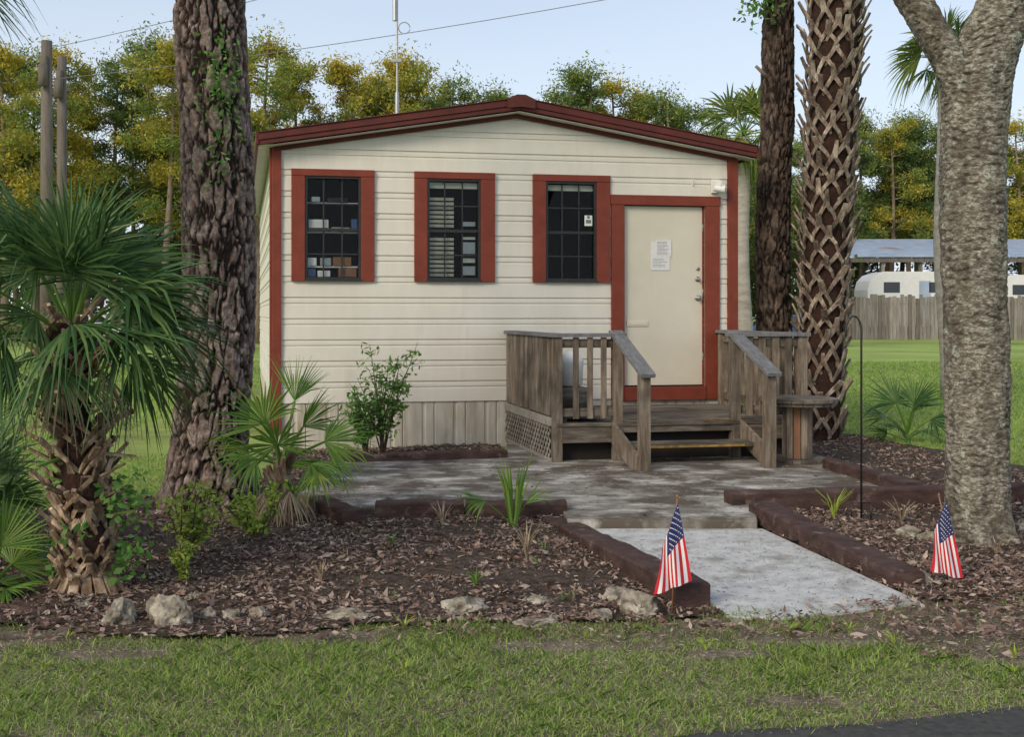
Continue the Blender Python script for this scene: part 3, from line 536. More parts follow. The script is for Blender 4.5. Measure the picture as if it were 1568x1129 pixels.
for s0,r0 in((Vector((OX+.38,7.5,4.18)),.17),(Vector((OX-.9,7.5,4.28)),.09)):
    for i in range(6):
        a=i*1.05+rnd.random(); e=s0+Vector((math.cos(a)*1.6,math.sin(a)*1.3+.5,rnd.uniform(1.2,2.6))); m_=(s0+e)/2+Vector((0,0,.3)); mb.tube([s0-Vector((0,0,.1)),m_,e],[r0*.6,r0*.4,.02],8)
        for q in range(5): c=e+Vector((rnd.uniform(-.6,.6),rnd.uniform(-.6,.6),rnd.uniform(-.3,.5))); lv.append(rs.normal(size=(80,3))*.28+np.array(c))
mb.obj('limbs',['stem'],T3,True); lv=np.concatenate(lv); V,F=diamonds(lv,rs.uniform(.05,.09,len(lv)),rs.uniform(.02,.035,len(lv))); np_mesh('leaves',V,F,'shrub',parent=T3)
# ------------------------------------------------------------------ palms
def fan(mb,b,dv,pet,R,n=26,span=220,droop=.35,mat=0,petmat=1,cup=.15,pw=.012,tw=0):
    b=Vector(b);dv=Vector(dv).normalized(); hub=b+dv*pet-Vector((0,0,.06*pet)); mid=b+dv*pet*.5
    mb.tube([b,mid,hub],[pw*1.4,pw,pw*.8],5,petmat,False)
    d=(hub-mid).normalized(); sdv=d.cross(Vector((0,0,1)))
    if sdv.length<.05: sdv=Vector((1,0,0))
    sdv.normalize(); nr=sdv.cross(d).normalized()
    if tw:
        q=Matrix.Rotation(tw,3,d); sdv=q@sdv; nr=q@nr
    sp=math.radians(span); da=sp/n; ts=(0,.2,.45,.7,.88,1)
    for i in range(n):
        a=-sp/2+sp*(i+.5+rnd.uniform(-.25,.25))/n; sg=(d*math.cos(a)+sdv*math.sin(a)); L=R*(.72+.28*math.cos(a*.75))*rnd.uniform(.82,1.08); lat=(sdv*math.cos(a)-d*math.sin(a)); dr=droop*rnd.uniform(.5,1.6); vs=[]
        kink=rnd.random()<.12
        for t in ts:
            w=L*da*.5*.95*(t if t<.45 else .45*(1-((t-.45)/.55)**1.2)); w=max(w,.0008)
            p=hub+sg*L*t-nr*(abs(math.sin(a))*cup*L*t)-Vector((0,0,dr*L*(t**2)*.5+dr*L*max(0,t-.55)**2*1.2+(L*max(0,t-.6)*.8 if kink else 0)))
            vs+=[p-lat*w-nr*w*.35,p+nr*w*.35,p+lat*w-nr*w*.35]
        fs=[]
        for k in range(len(ts)-1):
            fs+=[(3*k,3*k+1,3*k+4,3*k+3),(3*k+1,3*k+2,3*k+5,3*k+4)]
        mb.add(vs,fs,mat)
def crown(mb,c,n,pet,R,e0=85,e1=-35,seed=0,nseg=26,droop=.35,drymax=.0,az0=0,**k):
    r=random.Random(seed)
    for i in range(n):
        t=i/max(1,n-1); el=math.radians(e0+(e1-e0)*t+r.uniform(-8,8)); az=az0+i*2.39996+r.uniform(-.3,.3)
        dv=(math.cos(az)*math.cos(el),math.sin(az)*math.cos(el),math.sin(el)); s=r.uniform(.75,1.12)*(.8+.2*math.sin(math.pi*min(1,t+.25)))
        mat=2 if t>1-drymax else 0
        fan(mb,Vector(c)-Vector((0,0,.12*t)),dv,pet*s,R*s,nseg,r.uniform(140,230),droop*(.5+t*.9),mat,1,tw=r.uniform(-1.2,1.2),cup=r.uniform(.1,.5),**k)
def strap(mb,p0,p1,w0,w1,th,nr,mat=0): mb.beam(p0,p1,w0,th,mat,up=nr,w1=w1,h1=th*.8)
def boots(mb,fn,rfn,z0,z1,per,dz,ln,out,mat=0,w=.045,vs=.55,seed=0,jit=.05):
    r=random.Random(seed); z=z0; row=0
    while z<z1:
        for k in range(per):
            a=2*math.pi*(k+.5*(row%2))/per+r.uniform(-jit,jit)*1.3; zz=z+r.uniform(-jit,jit)*.5; R_=rfn(zz); ha=2*math.pi/per*vs
            def P(an,zq,rr): cc=fn(zq); return Vector((cc[0]+rr*math.cos(an),cc[1]+rr*math.sin(an),zq))
            nr=Vector((math.cos(a),math.sin(a),.2)); l=ln*r.uniform(.8,1.2); o=out*r.uniform(.6,1.4)
            ap=P(a+r.uniform(-.04,.04),zz+l*.62,R_+o*.45)
            m1=P(a-ha*.62,zz+l*.26,R_+o*.25); m2=P(a+ha*.62,zz+l*.26,R_+o*.25)
            strap(mb,P(a-ha,zz,R_*.97),m1,w*.55,w*.8,.018,nr,mat); strap(mb,m1,ap,w*.8,w,.02,nr,mat); strap(mb,P(a+ha,zz,R_*.97),m2,w*.55,w*.8,.018,nr,mat); strap(mb,m2,ap,w*.8,w,.02,nr,mat)
            if r.random()<.85: strap(mb,P(a,zz+l*.50,R_+o*.35),P(a+r.uniform(-.08,.08),zz+l*r.uniform(.8,1.05),R_+o),w*1.4,w*r.uniform(.7,1.3),.022,nr,mat)
        z+=dz; row+=1
mb=MB(); P0=(-1.985,6.1); cf=lambda z:(P0[0]-.07*z/1.3+.02*math.sin(z*4),P0[1]); rf=lambda z:.105+.06*max(0,.3-z)+.02*math.sin(z*5)
mb.tube([(*cf(z),z) for z in np.linspace(-.05,1.45,14)],[rf(z) for z in np.linspace(-.05,1.45,14)],18,1)
boots(mb,cf,rf,.0,.5,9,.06,.12,.05,0,.028,seed=1,jit=.14); boots(mb,cf,rf,.42,1.4,5,.09,.20,.16,0,.022,seed=2,jit=.35)
rb=random.Random(77)
for k in range(60):
    a=k*2.4; z=.42+k*.016; c=cf(z); l=rb.uniform(.08,.2); el_=rb.uniform(-.3,1.1)
    p0=Vector((c[0]+.1*math.cos(a),c[1]+.1*math.sin(a),z)); p1=p0+Vector((math.cos(a)*math.cos(el_),math.sin(a)*math.cos(el_),math.sin(el_)))*l
    mb.beam(p0,p1,.04,.012,0 if k%4 else 2,up=(-math.sin(el_)*math.cos(a),-math.sin(el_)*math.sin(a),math.cos(el_)),w1=rb.uniform(.012,.05))
for k in range(16):
    a=k*.39; mb.beam((P0[0]+.1*math.cos(a),P0[1]+.1*math.sin(a),.16),(P0[0]+.21*math.cos(a),P0[1]+.21*math.sin(a),.0),.04,.02,0,w1=.06)
TP=empty('cabbage_palm'); mb.obj('trunk',['boot','palmcore','palmlite'],TP)
mb=MB(); crown(mb,(-2.06,6.1,1.42),26,.46,.58,88,-12,seed=3,nseg=30,droop=.34,pw=.009)
for k,(dv,dr) in enumerate([((.8,-.5,.2),.6),((.95,.1,.25),.45),((.9,-.2,.6),.35),((-.6,-.8,.1),.6),((.3,-.9,.2),.7),((.5,-.6,.9),.3),((-.3,-.5,1),.3)]): fan(mb,(-2.06,6.1,1.38),dv,.42,.54,30,190,dr,0,1,cup=.35,pw=.009,tw=.4*(-1)**k)
for k in range(5): a=k*1.4+.5; fan(mb,(-2.05,6.1,1.3),(math.cos(a),math.sin(a),-.7),.2,.26,14,120,1.0,2,1,cup=.5,pw=.008)
mb.obj('fronds',['palm','palmlite','palmdry'],TP)
n=900; a=rs.uniform(0,6.28,n); z=rs.uniform(.1,.62,n); r_=rs.uniform(.14,.27,n); cc=np.stack([P0[0]+r_*np.cos(a)+.08,P0[1]+r_*np.sin(a),z],1); k=vn(a*3,z*8,1,30)>.55; cc=cc[k]
V,F=diamonds(cc,rs.uniform(.03,.07,len(cc)),rs.uniform(.02,.045,len(cc))); np_mesh('ivy_on_palm',V,F,'shrub',parent=TP)
TP2=empty('cabbage_palm'); mb=MB(); cf2=lambda z:(-3.75,7.2); rf2=lambda z:.17
mb.tube([(-3.75,7.2,z) for z in np.linspace(-.05,3.6,10)],.17,16,1); boots(mb,cf2,rf2,.1,3.5,8,.13,.2,.08,0,.045,seed=5); mb.obj('trunk',['bootp','palmcore'],TP2)
mb=MB(); crown(mb,(-3.75,7.2,3.75),28,.55,.75,85,-40,seed=9,nseg=28,droop=.6); fan(mb,(-3.7,7.1,3.75),(1,-.1,-.12),.42,.72,28,200,.6,0,1); mb.obj('fronds',['palm','palmlite','palmdry'],TP2)
def palmetto(loc,n,pet,R,e0,e1,seed,mat='palmlite',nseg=24,droop=.25,cz=.1,**k):
    mb=MB(); crown(mb,(loc[0],loc[1],cz),n,pet,R,e0,e1,seed=seed,nseg=nseg,droop=droop,**k); return mb.obj('saw_palmetto',[mat,'palmlite','palmdry'])
palmetto((-2.75,6.5),12,.35,.45,80,5,11,'palm',cz=.3); palmetto((-2.45,6.0),9,.2,.36,75,0,12,'palmlite'); palmetto((-3.6,8.2),12,.4,.5,80,10,13,'palm')
palmetto((5.2,13.2),10,.35,.42,70,15,15,'palm',cz=.15)
mb=MB(); c=Vector((-1.25,8.15,.42))
for dv,pet,R,sp,tw,dr in [((-.35,-.15,1),.34,.44,170,1.2,.15),((-.1,-.5,.9),.18,.38,240,.3,.2),((.9,-.1,.55),.36,.40,170,.9,.3),((.85,-.5,.15),.26,.34,200,.4,.4),((-.9,.1,.5),.28,.38,180,.7,.3),
    ((.15,.3,1),.5,.40,90,1.0,.1),((.45,.2,.9),.32,.40,140,-.8,.2),((-.7,-.6,.3),.22,.34,200,-.6,.5),((.9,.5,.1),.28,.34,200,0,.5)]:
    fan(mb,c,dv,pet,R,24,sp,dr,0,1,cup=.3,tw=tw)
fan(mb,c,(.85,-.6,.0),.34,.25,20,200,.3,3,1,cup=.5)
for k in range(6): fan(mb,c-Vector((0,0,.1)),(math.cos(k*1.1),math.sin(k*1.1)-.4,-.6),.15,.24,14,120,.8,2,1,cup=.6)
for k in range(14):
    a=k*.45; zz=.02+.03*k; mb.beam((c.x+.05*math.cos(a),c.y+.05*math.sin(a),zz-.03),(c.x+.13*math.cos(a),c.y+.13*math.sin(a),zz+.14),.06,.02,4,up=(math.cos(a),math.sin(a),.3),w1=.03)
mb.tube([(c.x,c.y,-.02),(c.x,c.y,.42)],[.08,.05],10,4)
mb.obj('saw_palmetto',['palmlite','palmlite','palmdry','shruby','boot'])
mb=MB(); c=Vector((.39,7.95,.02))
for k in range(16):
    a=rnd.uniform(0,6.28); e=c+Vector((math.cos(a)*rnd.uniform(.04,.2),math.sin(a)*.08,rnd.uniform(.34,.52)))
    mb.beam(c+Vector((math.cos(a)*.02,0,0)),(c+e)/2+Vector((0,0,.04)),.012,.003,0,up=(0,1,0),w1=.018); mb.beam((c+e)/2+Vector((0,0,.04)),e,.018,.003,0,up=(0,1,0),w1=.002)
fan(mb,c,(-.75,-.2,.75),.28,.27,14,150,.35,0,0,cup=.5,pw=.005); fan(mb,c,(.5,.2,.9),.18,.25,12,100,.3,0,0,cup=.4,pw=.005)
mb.obj('young_palmetto',['palmlite'])
def tuft(loc,n,h,mat,name='grass_tuft',sp=.5,w=.010):
    mb=MB(); c=Vector((*loc,.01))
    for k in range(n):
        a=rnd.uniform(0,6.28); l=h*rnd.uniform(.6,1); m_=c+Vector((math.cos(a)*l*sp*.35,math.sin(a)*l*sp*.35,l*.6)); e=c+Vector((math.cos(a)*l*sp,math.sin(a)*l*sp,l*.95))
        mb.beam(c,m_,w,.002,0,up=(math.cos(a),math.sin(a),0),w1=w*.9); mb.beam(m_,e,w*.9,.002,0,up=(math.cos(a),math.sin(a),0),w1=.001)
    mb.obj(name,[mat])
tuft((2.72,8.25),16,.24,'shruby',sp=.6); tuft((.10,6.2),12,.12,'palmlite',sp=.7); tuft((.42,6.9),14,.25,'palmdry',sp=.4); tuft((-.42,7.3),8,.1,'shrub',sp=.8); tuft((3.3,7.0),10,.14,'palmdry'); tuft((3.15,8.1),14,.2,'palmdry',sp=.8)
tuft((-.1,7.9),14,.2,'palmdry',sp=.5); tuft((.6,5.9),9,.1,'palmdry'); tuft((3.8,6.2),12,.13,'palmdry'); tuft((-.75,6.3),10,.15,'palmdry'); tuft((.9,5.6),10,.12,'palmdry')
for k in range(30): tuft((rnd.uniform(-1.7,1.0),rnd.uniform(5.6,8.0)),5,rnd.uniform(.03,.09),rnd.choice(['shrub','palmdry','palmdry']),sp=.8,w=.006)
for k in range(14): tuft((rnd.uniform(-1.9,3.4),rnd.uniform(4.6,5.5)),7,rnd.uniform(.05,.08),rnd.choice(['shruby','palmlite']),sp=.8,w=.008)
TB=empty('cabbage_palm'); mb=MB(); cf3=lambda z:(4.27+.20*z/5.2,13.5); rf3=lambda z:.225+.03*max(0,1-z/.5)+.012*z
zz=np.linspace(-.05,6.6,20); mb.tube([(*cf3(z),z) for z in zz],[rf3(z)-.01 for z in zz],20,1)
boots(mb,cf3,rf3,.05,6.4,7,.155,.33,.12,0,.05,seed=7,vs=.5,jit=.1); mb.obj('trunk',['bootp','palmcore'],TB)
mb=MB(); crown(mb,(4.5,13.5,6.9),26,.8,.9,85,0,seed=21,nseg=28,droop=.4); mb.obj('fronds',['palm','palmlite','palmdry'],TB)
def farpalm(x,y,h,r,lean,R,seed):
    T=empty('cabbage_palm'); mb=MB(); zz=np.linspace(0,h,12); mb.tube([(x+lean*(1-z/h)*math.sin(z*1.2+1),y,z) for z in zz],[r*(1.1-.25*z/h) for z in zz],12); mb.obj('trunk',['paletrunk'],T,True)
    mb=MB(); crown(mb,(x,y,h+.1),30,R*.5,R*.75,80,-45,seed=seed,nseg=20,droop=.6); mb.obj('fronds',['fgreen','palmlite','palmdry'],T)
farpalm(6.02,24,5.2,.15,.08,1.15,31); farpalm(8.55,20,5.9,.16,.1,.9,32)
# ------------------------------------------------------------------ shrubs
def shrub(name,base_,h,sp,ns,leaf,lm,seed,asp=.45,dens=1):
    r=random.Random(seed); T=empty(name); mb=MB(); cs=[]
    for i in range(ns):
        a=r.uniform(0,6.28); tx=math.cos(a)*sp*r.uniform(.3,1); ty=math.sin(a)*sp*r.uniform(.3,1); hh=h*r.uniform(.55,1); b=Vector((*base_,0))
        pts=[b+Vector((tx*t**1.3,ty*t**1.3,hh*t))+Vector((r.uniform(-.02,.02),r.uniform(-.02,.02),0)) for t in(0,.3,.55,.8,1)]
        mb.tube(pts,[.009,.007,.005,.004,.002],5)
        for k in range(int(9*dens)):
            t=r.uniform(.25,1); q=pts[0].lerp(pts[-1],t)+Vector((tx*(t**1.3-t),ty*(t**1.3-t),0)); a2=r.uniform(0,6.28); l=sp*.35*r.uniform(.4,1); e=q+Vector((math.cos(a2)*l,math.sin(a2)*l,l*r.uniform(0,.7))); mb.tube([q,e],[.003,.001],4,0,False)
            for m_ in range(7): u=r.uniform(.2,1.05); cs.append(q.lerp(e,u)+Vector((r.gauss(0,leaf*.4),r.gauss(0,leaf*.4),r.gauss(0,leaf*.4))))
    mb.obj('stems',['stem'],T); cs=np.array([tuple(c) for c in cs]); V,F=diamonds(cs,rs.uniform(leaf*.6,leaf*1.2,len(cs)),rs.uniform(leaf*.6,leaf*1.2,len(cs))*asp,flat=.3); np_mesh('leaves',V,F,lm,parent=T)
shrub('leafy_shrub',(-.78,11.9),1.22,.45,13,.075,'shrub',41,dens=1.2); shrub('leafy_shrub',(-.95,11.8),.8,.3,9,.075,'shrub',42)
shrub('small_bush',(-1.62,6.9),.5,.3,11,.045,'shruby',43,.55); shrub('small_bush',(-1.3,7.4),.42,.25,9,.045,'shruby',44,.55); shrub('small_bush',(-1.5,6.3),.28,.12,6,.035,'shruby',45,.5)
shrub('leafy_shrub',(-2.4,7.4),.45,.45,12,.07,'shrub',47); shrub('leafy_shrub',(-3.3,7.6),.6,.5,12,.08,'shrub',48)
n=320; a=rs.normal(-1.2,.25,n); z=np.where(rs.rand(n)<.6,rs.normal(3.25,.18,n),rs.normal(2.85,.35,n)); r_=.31+rs.uniform(0,.07,n); cc=np.stack([X+.03+r_*np.cos(a),8.75+r_*np.sin(a),z],1); V,F=diamonds(cc,rs.uniform(.03,.06,n),rs.uniform(.015,.035,n)); np_mesh('creeping_vine',V,F,'shrub',parent=T1)
n=160; cc=np.stack([rs.normal(3.62,.12,n),rs.normal(13.7,.1,n),rs.normal(5.25,.14,n)],1); V,F=diamonds(cc,rs.uniform(.06,.12,n),rs.uniform(.03,.06,n)); np_mesh('creeping_vine',V,F,'shrub',parent=T2)
# ------------------------------------------------------------------ stones
def stone(x,y,sx,sy,sz,seed,z=0):
    bm=bmesh.new(); bmesh.ops.create_icosphere(bm,subdivisions=4,radius=1); o=Vector((seed*3.1,seed*1.7,0))
    for v in bm.verts:
        p=v.co.copy(); dv=noise.voronoi(p*1.6+o)[0]; d=1+.45*noise.noise(p*1.1+o)+.45*(dv[0]-.4)+.16*noise.noise(p*2.6+o)+.12*noise.noise(p*6+o)-.18*abs(noise.noise(p*4+o)); v.co=Vector((p.x*d*sx,p.y*d*sy,max(-.5,p.z*d)*sz))
    me=bpy.data.meshes.new('stone'); bm.to_mesh(me); bm.free(); me.materials.append(M['stone'])
    ob=bpy.data.objects.new('border_stone',me); C.objects.link(ob); ob.location=(x,y,z+sz*.3); ob.rotation_euler=(0,0,seed*1.3)
for i,(x,y,a,b,c_) in enumerate([(-1.62,5.5,.085,.07,.08),(-1.38,5.5,.11,.08,.10),(-1.22,5.58,.045,.04,.045),(-1.10,5.58,.04,.04,.04),(-.97,5.6,.045,.04,.045),(-.85,5.5,.035,.03,.03),(-.53,5.56,.12,.07,.045),(.02,5.72,.12,.08,.05),(.42,5.85,.07,.05,.04),(.40,5.52,.12,.06,.025),(.70,5.6,.08,.05,.035),(.90,5.66,.095,.08,.08),(.84,5.95,.09,.07,.055),(1.36,5.50,.035,.03,.02),(2.56,6.3,.07,.06,.05),(3.0,7.6,.1,.08,.06),(3.1,7.5,.07,.06,.05),(3.62,7.95,.1,.08,.08),(-1.35,5.9,.05,.04,.04),(-1.9,5.75,.06,.05,.04),(.2,5.56,.04,.03,.02),(3.1,7.1,.04,.03,.03),(3.9,7.8,.08,.07,.06),(-.68,5.55,.03,.03,.02),(3.0,6.15,.04,.03,.02)]): stone(x,y,a,b,c_,i+1)
# ------------------------------------------------------------------ flags
def flag(A,B,Cc,Dd,s0,s1):
    T=empty('small_american_flag'); mb=MB(); A,B,Cc,Dd=map(Vector,(A,B,Cc,Dd)); NS,NT=26,26
    def P(s,t): 
        q=(A.lerp(B,t)).lerp(Dd.lerp(Cc,t),s); return q+Vector((.012*math.sin(t*9+s*2)*s,-.016*math.cos(t*11+s*3)*(.3+s)-.01,0.0))
    for i in range(NS+1):
        for j in range(NT+1): mb.v.append(tuple(P(i/NS,j/NT)))
    for i in range(NS):
        for j in range(NT):
            st=j//2; m_=0 if st%2==0 else 1
            if i<11 and st<9: m_=2
            a=i*(NT+1)+j; mb.f.append((a,a+1,a+NT+2,a+NT+1)); mb.m.append(m_)
    for i in range(9):
        for j in range(5):
            s=(i+.7)/26*1.15; t=(j+.5+.5*(i%2))/5.6*.62; c=P(s,t)+Vector((0,-.004,0)); r=.0042
            mb.add([c+Vector((r*math.cos(q)*(1 if k%2==0 else .45),0,r*math.sin(q)*(1 if k%2==0 else .45))) for k,q in enumerate(np.linspace(0,2*math.pi,11)[:10])],[tuple(range(10))],1)
    mb.obj('cloth',['fred','fwhite','fblue'],T)
    mb=MB(); mb.tube([s0,s1],.004,8); e=Vector(s1); mb.tube([e,e+Vector((0,0,.008)),e+Vector((0,0,.018))],[.006,.007,.001],8); mb.obj('stick',['card'],T,True)
flag((1.084,5.62,.57),(1.005,5.61,.345),(.972,5.60,.125),(1.142,5.6,.185),(1.055,5.62,0),(1.084,5.63,.59))
flag((2.69,6.3,.463),(2.62,6.29,.294),(2.606,6.28,.085),(2.775,6.28,.04),(2.78,6.31,0),(2.66,6.31,.49))
# ------------------------------------------------------------------ shepherd hook
mb=MB(); hx,hy=2.9,8.2
mb.tube([(hx,hy,0),(hx,hy,1.38)]+[(hx-.055+.055*math.cos(t),hy,1.38+.10*math.sin(t)) for t in np.linspace(.2,math.pi,9)]+[(hx-.115,hy,1.33),(hx-.135,hy,1.34)],.008,8); mb.tube([(hx-.07,hy,.14),(hx+.07,hy,.14)],.006,6); mb.tube([(hx+.07,hy,.14),(hx+.07,hy,0)],.006,6); mb.tube([(hx-.07,hy,.14),(hx-.07,hy,0)],.006,6)
mb.obj('shepherd_hook',['black'],smooth=True)
# ------------------------------------------------------------------ cable spool table
T=empty('cable_spool_table',(3.27,10.98,.08)); mb=MB()
def disc(z0,z1,R,n=7):
    w=2*R/n
    for i in range(n):
        a=-R+i*w+.002;b=-R+(i+1)*w-.002; pts=[]
        K=6
        for q in range(K+1): x=a+(b-a)*q/K; pts.append((x,-math.sqrt(max(0.0005,R*R-x*x))))
        for q in range(K+1): x=b+(a-b)*q/K; pts.append((x,math.sqrt(max(0.0005,R*R-x*x))))
        m_=len(pts); mb.add([(x,y,z0) for x,y in pts]+[(x,y,z1) for x,y in pts],[tuple(range(m_))[::-1],tuple(range(m_,2*m_))]+[(i_,(i_+1)%m_,m_+(i_+1)%m_,m_+i_) for i_ in range(m_)])
disc(.575,.61,.37); disc(.54,.573,.34); disc(0,.035,.27); 
for k in range(12):
    a=k*math.pi/6+.2; mb.beam((.13*math.cos(a),.13*math.sin(a),.035),(.13*math.cos(a),.13*math.sin(a),.54),.062,.02,1 if k not in (8,) else 2,up=(math.cos(a),math.sin(a),0))
mb.obj('spool',['woodh','woodv','card'],T,bevel=.003)
# ------------------------------------------------------------------ distant things
mb=MB(); x=20.5
while x<60:
    h=2.5+rnd.uniform(-.16,.1); mb.box((x,65+rnd.uniform(-.03,.03),0),(x+.19,65.05,h)); x+=.215
mb.box((20.5,65.1,.5),(60,65.15,.6)); mb.box((20.5,65.1,2),(60,65.15,2.1)); mb.obj('wooden_fence',['fence'])
T=empty('open_shed'); mb=MB(); mb.add([(26,78,5.5),(58,78,5.5),(58,86,7.1),(26,86,7.1),(26,78,5.35),(58,78,5.35),(58,86,6.95),(26,86,6.95)],[(0,1,2,3),(7,6,5,4),(0,4,5,1),(1,5,6,2),(2,6,7,3),(3,7,4,0)]); mb.obj('tin_roof',['tin'],T)
mb=MB()
for x in np.arange(26.5,58,2.6):
    for y in(78.3,85.6): mb.box((x,y,0),(x+.2,y+.2,5.4 if y<80 else 6.8))
mb.box((26,78.1,5.0),(58,78.25,5.3)); mb.box((26,86,0),(58,86.1,3.4)); mb.obj('posts',['fence'],T)
def camper(x,y,L,h):
    T=empty('camper_trailer',(x,y,0)); mb=MB(); P=[(0,.7),(0,h*.72),(.15,h*.86),(.5,h*.95),(1.1,h),(L-1.6,h),(L-.8,h*.95),(L-.3,h*.85),(L,h*.6),(L,.7)]; n=len(P)
    mb.add([(a,0,b) for a,b in P]+[(a,2.4,b) for a,b in P],[tuple(range(n)),tuple(range(n,2*n))[::-1]]+[(i,n+i,n+(i+1)%n,(i+1)%n) for i in range(n)]); 
    mb.box((1,-.03,h*.68),(2,-.002,h*.84),1); mb.box((L-2.6,-.03,h*.68),(L-1.7,-.002,h*.84),1); mb.box((L*.5,-.03,.8),(L*.5+.7,-.002,h*.86),2)
    for q in(L*.45,L*.6): mb.tube([(q,-.05,.4),(q,.3,.4)],.4,18,1)
    mb.obj('body',['camper','glassdark','tin'],T,bevel=.08)
camper(25.5,71,6.4,4.1); camper(33.5,71,6.5,3.9); camper(41.5,71,6.5,3.9)
def car(x,y,mat):
    T=empty('parked_car',(x,y,0)); P=[(0,.35),(0,.8),(.3,.95),(1.1,1.0),(1.7,1.42),(3.0,1.45),(3.7,1.02),(4.3,.92),(4.4,.6),(4.4,.35)]; n=len(P); mb=MB()
    mb.add([(a,0,b) for a,b in P]+[(a,1.7,b) for a,b in P],[tuple(range(n)),tuple(range(n,2*n))[::-1]]+[(i,n+i,n+(i+1)%n,(i+1)%n) for i in range(n)])
    mb.add([(1.35,-.01,1.03),(1.78,-.01,1.36),(2.3,-.01,1.38),(2.3,-.01,1.03)],[(0,1,2,3)],1); mb.add([(2.4,-.01,1.03),(2.4,-.01,1.38),(2.95,-.01,1.38),(3.45,-.01,1.05)],[(0,1,2,3)],1)
    for q in(.85,3.5): mb.tube([(q,-.03,.33),(q,.2,.33)],.33,18,2); mb.tube([(q,1.5,.33),(q,1.73,.33)],.33,18,2)
    mb.obj('body',[mat,'glassdark','tyre'],T,bevel=.05)
car(13.0,51,'blue'); car(-21,58,'camper'); car(-15,60,'steel')
mb=MB(); mb.tube([(6.7,20,0),(6.7,20,.65),(6.7,20,.75)],[.05,.05,.02],10,0); mb.tube([(6.7,20,.45),(6.7,20,.6)],.056,10,1); mb.obj('marker_post',['white','fred'])
# trees
def pine_meshes(seed,mat,full=1.0):
    r=random.Random(seed); q=np.random.RandomState(seed); mb=MB(); h=15; bx=r.uniform(-.4,.4)
    f=lambda z:Vector((bx*math.sin(z/h*2.5),.3*math.sin(z/h*3+seed),z)); zz=np.linspace(0,h*.97,9); mb.tube([f(z) for z in zz],list(np.linspace(.22,.035,9)),8); cs=[]
    nb=int(28*full)
    for i in range(nb):
        t=r.uniform(.32,1)**.85; z=h*t*.97; L=(2.7*(1-t)**.55+.55)*r.uniform(.45,1.15); a=r.uniform(0,6.28); s=f(z); e=s+Vector((math.cos(a)*L,math.sin(a)*L,L*r.uniform(.05,.6))); mb.tube([s,s.lerp(e,.5)-Vector((0,0,.1)),e],[.06,.04,.015],5,0,False)
        for k in range(int(1.5+L*1.4)):
            p=s.lerp(e,r.uniform(.45,1.08))+Vector((r.gauss(0,.28),r.gauss(0,.28),r.gauss(0,.2))); m_=int(r.uniform(120,210)); R=r.uniform(.4,.85); c=q.normal(size=(m_,3))*[R*.5,R*.5,R*.33]+np.array(p); cs.append(c)
    p=f(h*.96); cs.append(q.normal(size=(260,3))*[.5,.5,.5]+np.array(p))
    cs=np.concatenate(cs); V,F=diamonds(cs,q.uniform(.12,.32,len(cs)),q.uniform(.04,.10,len(cs)),r=q)
    fm=np_mesh('crown_mesh',V,F,mat,link=False); o=mb.obj('tmp',['bark'],smooth=True); tm=o.data; bpy.data.objects.remove(o); return tm,fm
variants={'g':[pine_meshes(i,'fsuntint') for i in(1,2,3)],'n':[pine_meshes(i,'fgreen') for i in(4,5,6)],'d':[pine_meshes(8,'fdark',1.4)]}
TL=empty('distant_tree_line')
def put(t,y,h,kind,wd=1.0):
    tm,fm=rnd.choice(variants[kind]); rz_=rnd.uniform(0,6.28); s=h/15
    for me,nm in((tm,'trunk'),(fm,'crown')):
        o=bpy.data.objects.new(nm,me); C.objects.link(o); o.parent=TL; o.location=(t*y,y,0); o.rotation_euler=(0,0,rz_); o.scale=(s*wd,s*wd,s)
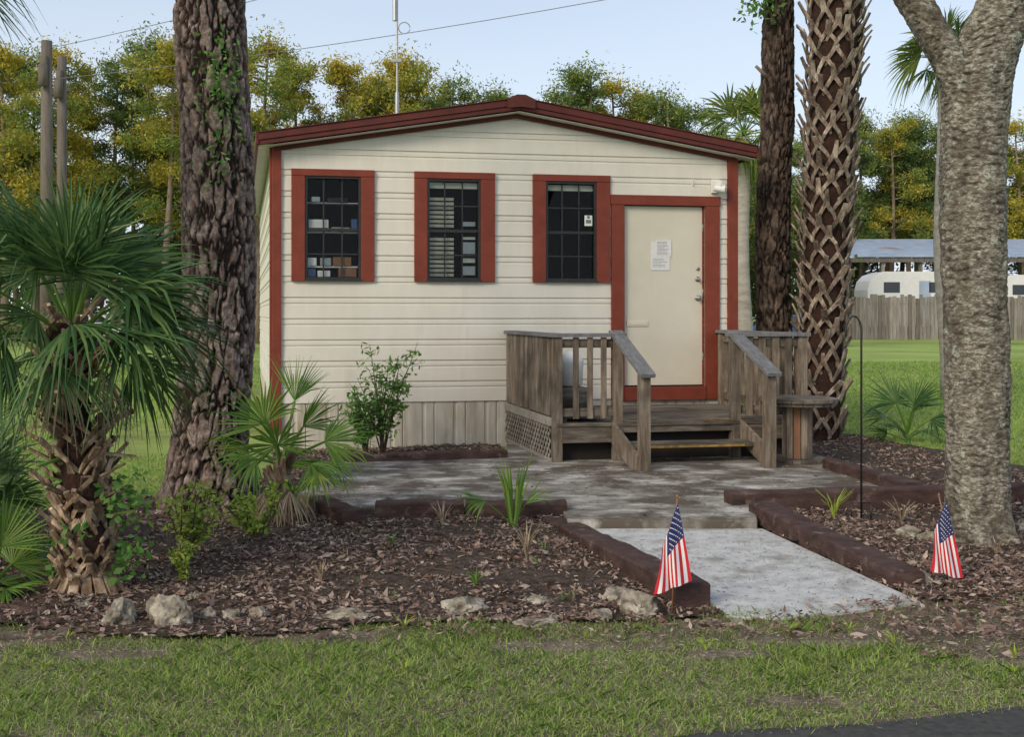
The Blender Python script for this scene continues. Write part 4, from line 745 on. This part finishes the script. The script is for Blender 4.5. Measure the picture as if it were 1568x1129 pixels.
for t,y,h,k in [(-.45,55,15,'g'),(-.42,56,14.5,'n'),(-.40,52,13.5,'g'),(-.37,58,14.8,'n'),(-.345,55,14.5,'g'),(-.325,60,13.2,'g'),(-.295,60,15.2,'n'),(-.275,60,16.3,'n'),(-.257,54,14.6,'g'),(-.225,60,15.5,'g'),(-.20,57,14.9,'g'),(-.168,56,15.3,'g'),(-.145,60,14.9,'g'),(-.118,62,12.6,'g'),(-.095,60,14.7,'g'),(-.069,64,15.3,'g'),(-.055,62,14.0,'n'),(-.042,60,15.3,'g'),(-.024,62,13.2,'n'),(-.006,66,15.2,'n'),(.012,66,13.4,'n'),(.031,66,14.9,'n'),(.055,66,12.8,'n'),
    (.082,62,13.0,'n'),(.100,60,13.9,'n'),(.117,58,14.2,'n'),(.139,60,14.0,'g'),(.160,62,13.9,'n'),(.18,58,12.9,'n'),(.2,60,12.5,'n'),(.225,60,11.4,'n'),(.246,62,11.4,'n'),(.286,62,11,'n'),(.32,88,15.5,'n'),(.338,88,16.6,'n'),(.355,92,17.8,'n'),(.377,90,16.6,'g'),(.392,92,17.5,'n'),(.405,92,17.6,'n'),(.43,90,16.5,'n'),(.46,92,17,'n'),(.49,90,17,'g'),(.53,92,17,'n'),(.57,90,16,'n'),(-.5,55,15,'n'),(-.55,58,15,'g')]:
    put(t,y,h,k,1.05)
for i in range(64):
    t=-.55+1.15*(i+.5)/64+rnd.uniform(-.01,.01); y=rnd.uniform(66,74) if t<.3 else rnd.uniform(93,99); h=rnd.uniform(8.,11.5)*(y/66); put(t,y,h*(1.08 if t<-.1 else .88 if t<.3 else .98),rnd.choice('gnnd' if t<-.08 else 'nnd'),1.3)
cs=[];q=np.random.RandomState(5)
for i in range(260):
    t=q.uniform(-.6,.62); y=q.uniform(70,78) if t<.31 else q.uniform(94,99); hh=q.uniform(.5,4.6)*(y/72); R=q.uniform(1,1.7); cs.append(q.normal(size=(260,3))*[R,R*.7,R*.6]+np.array([t*y,y,hh]))
cs=np.concatenate(cs); cs=cs[cs[:,2]>0]; V,F=diamonds(cs,q.uniform(.2,.5,len(cs)),q.uniform(.12,.3,len(cs)),r=q); np_mesh('understory_foliage',V,F,'fdark')
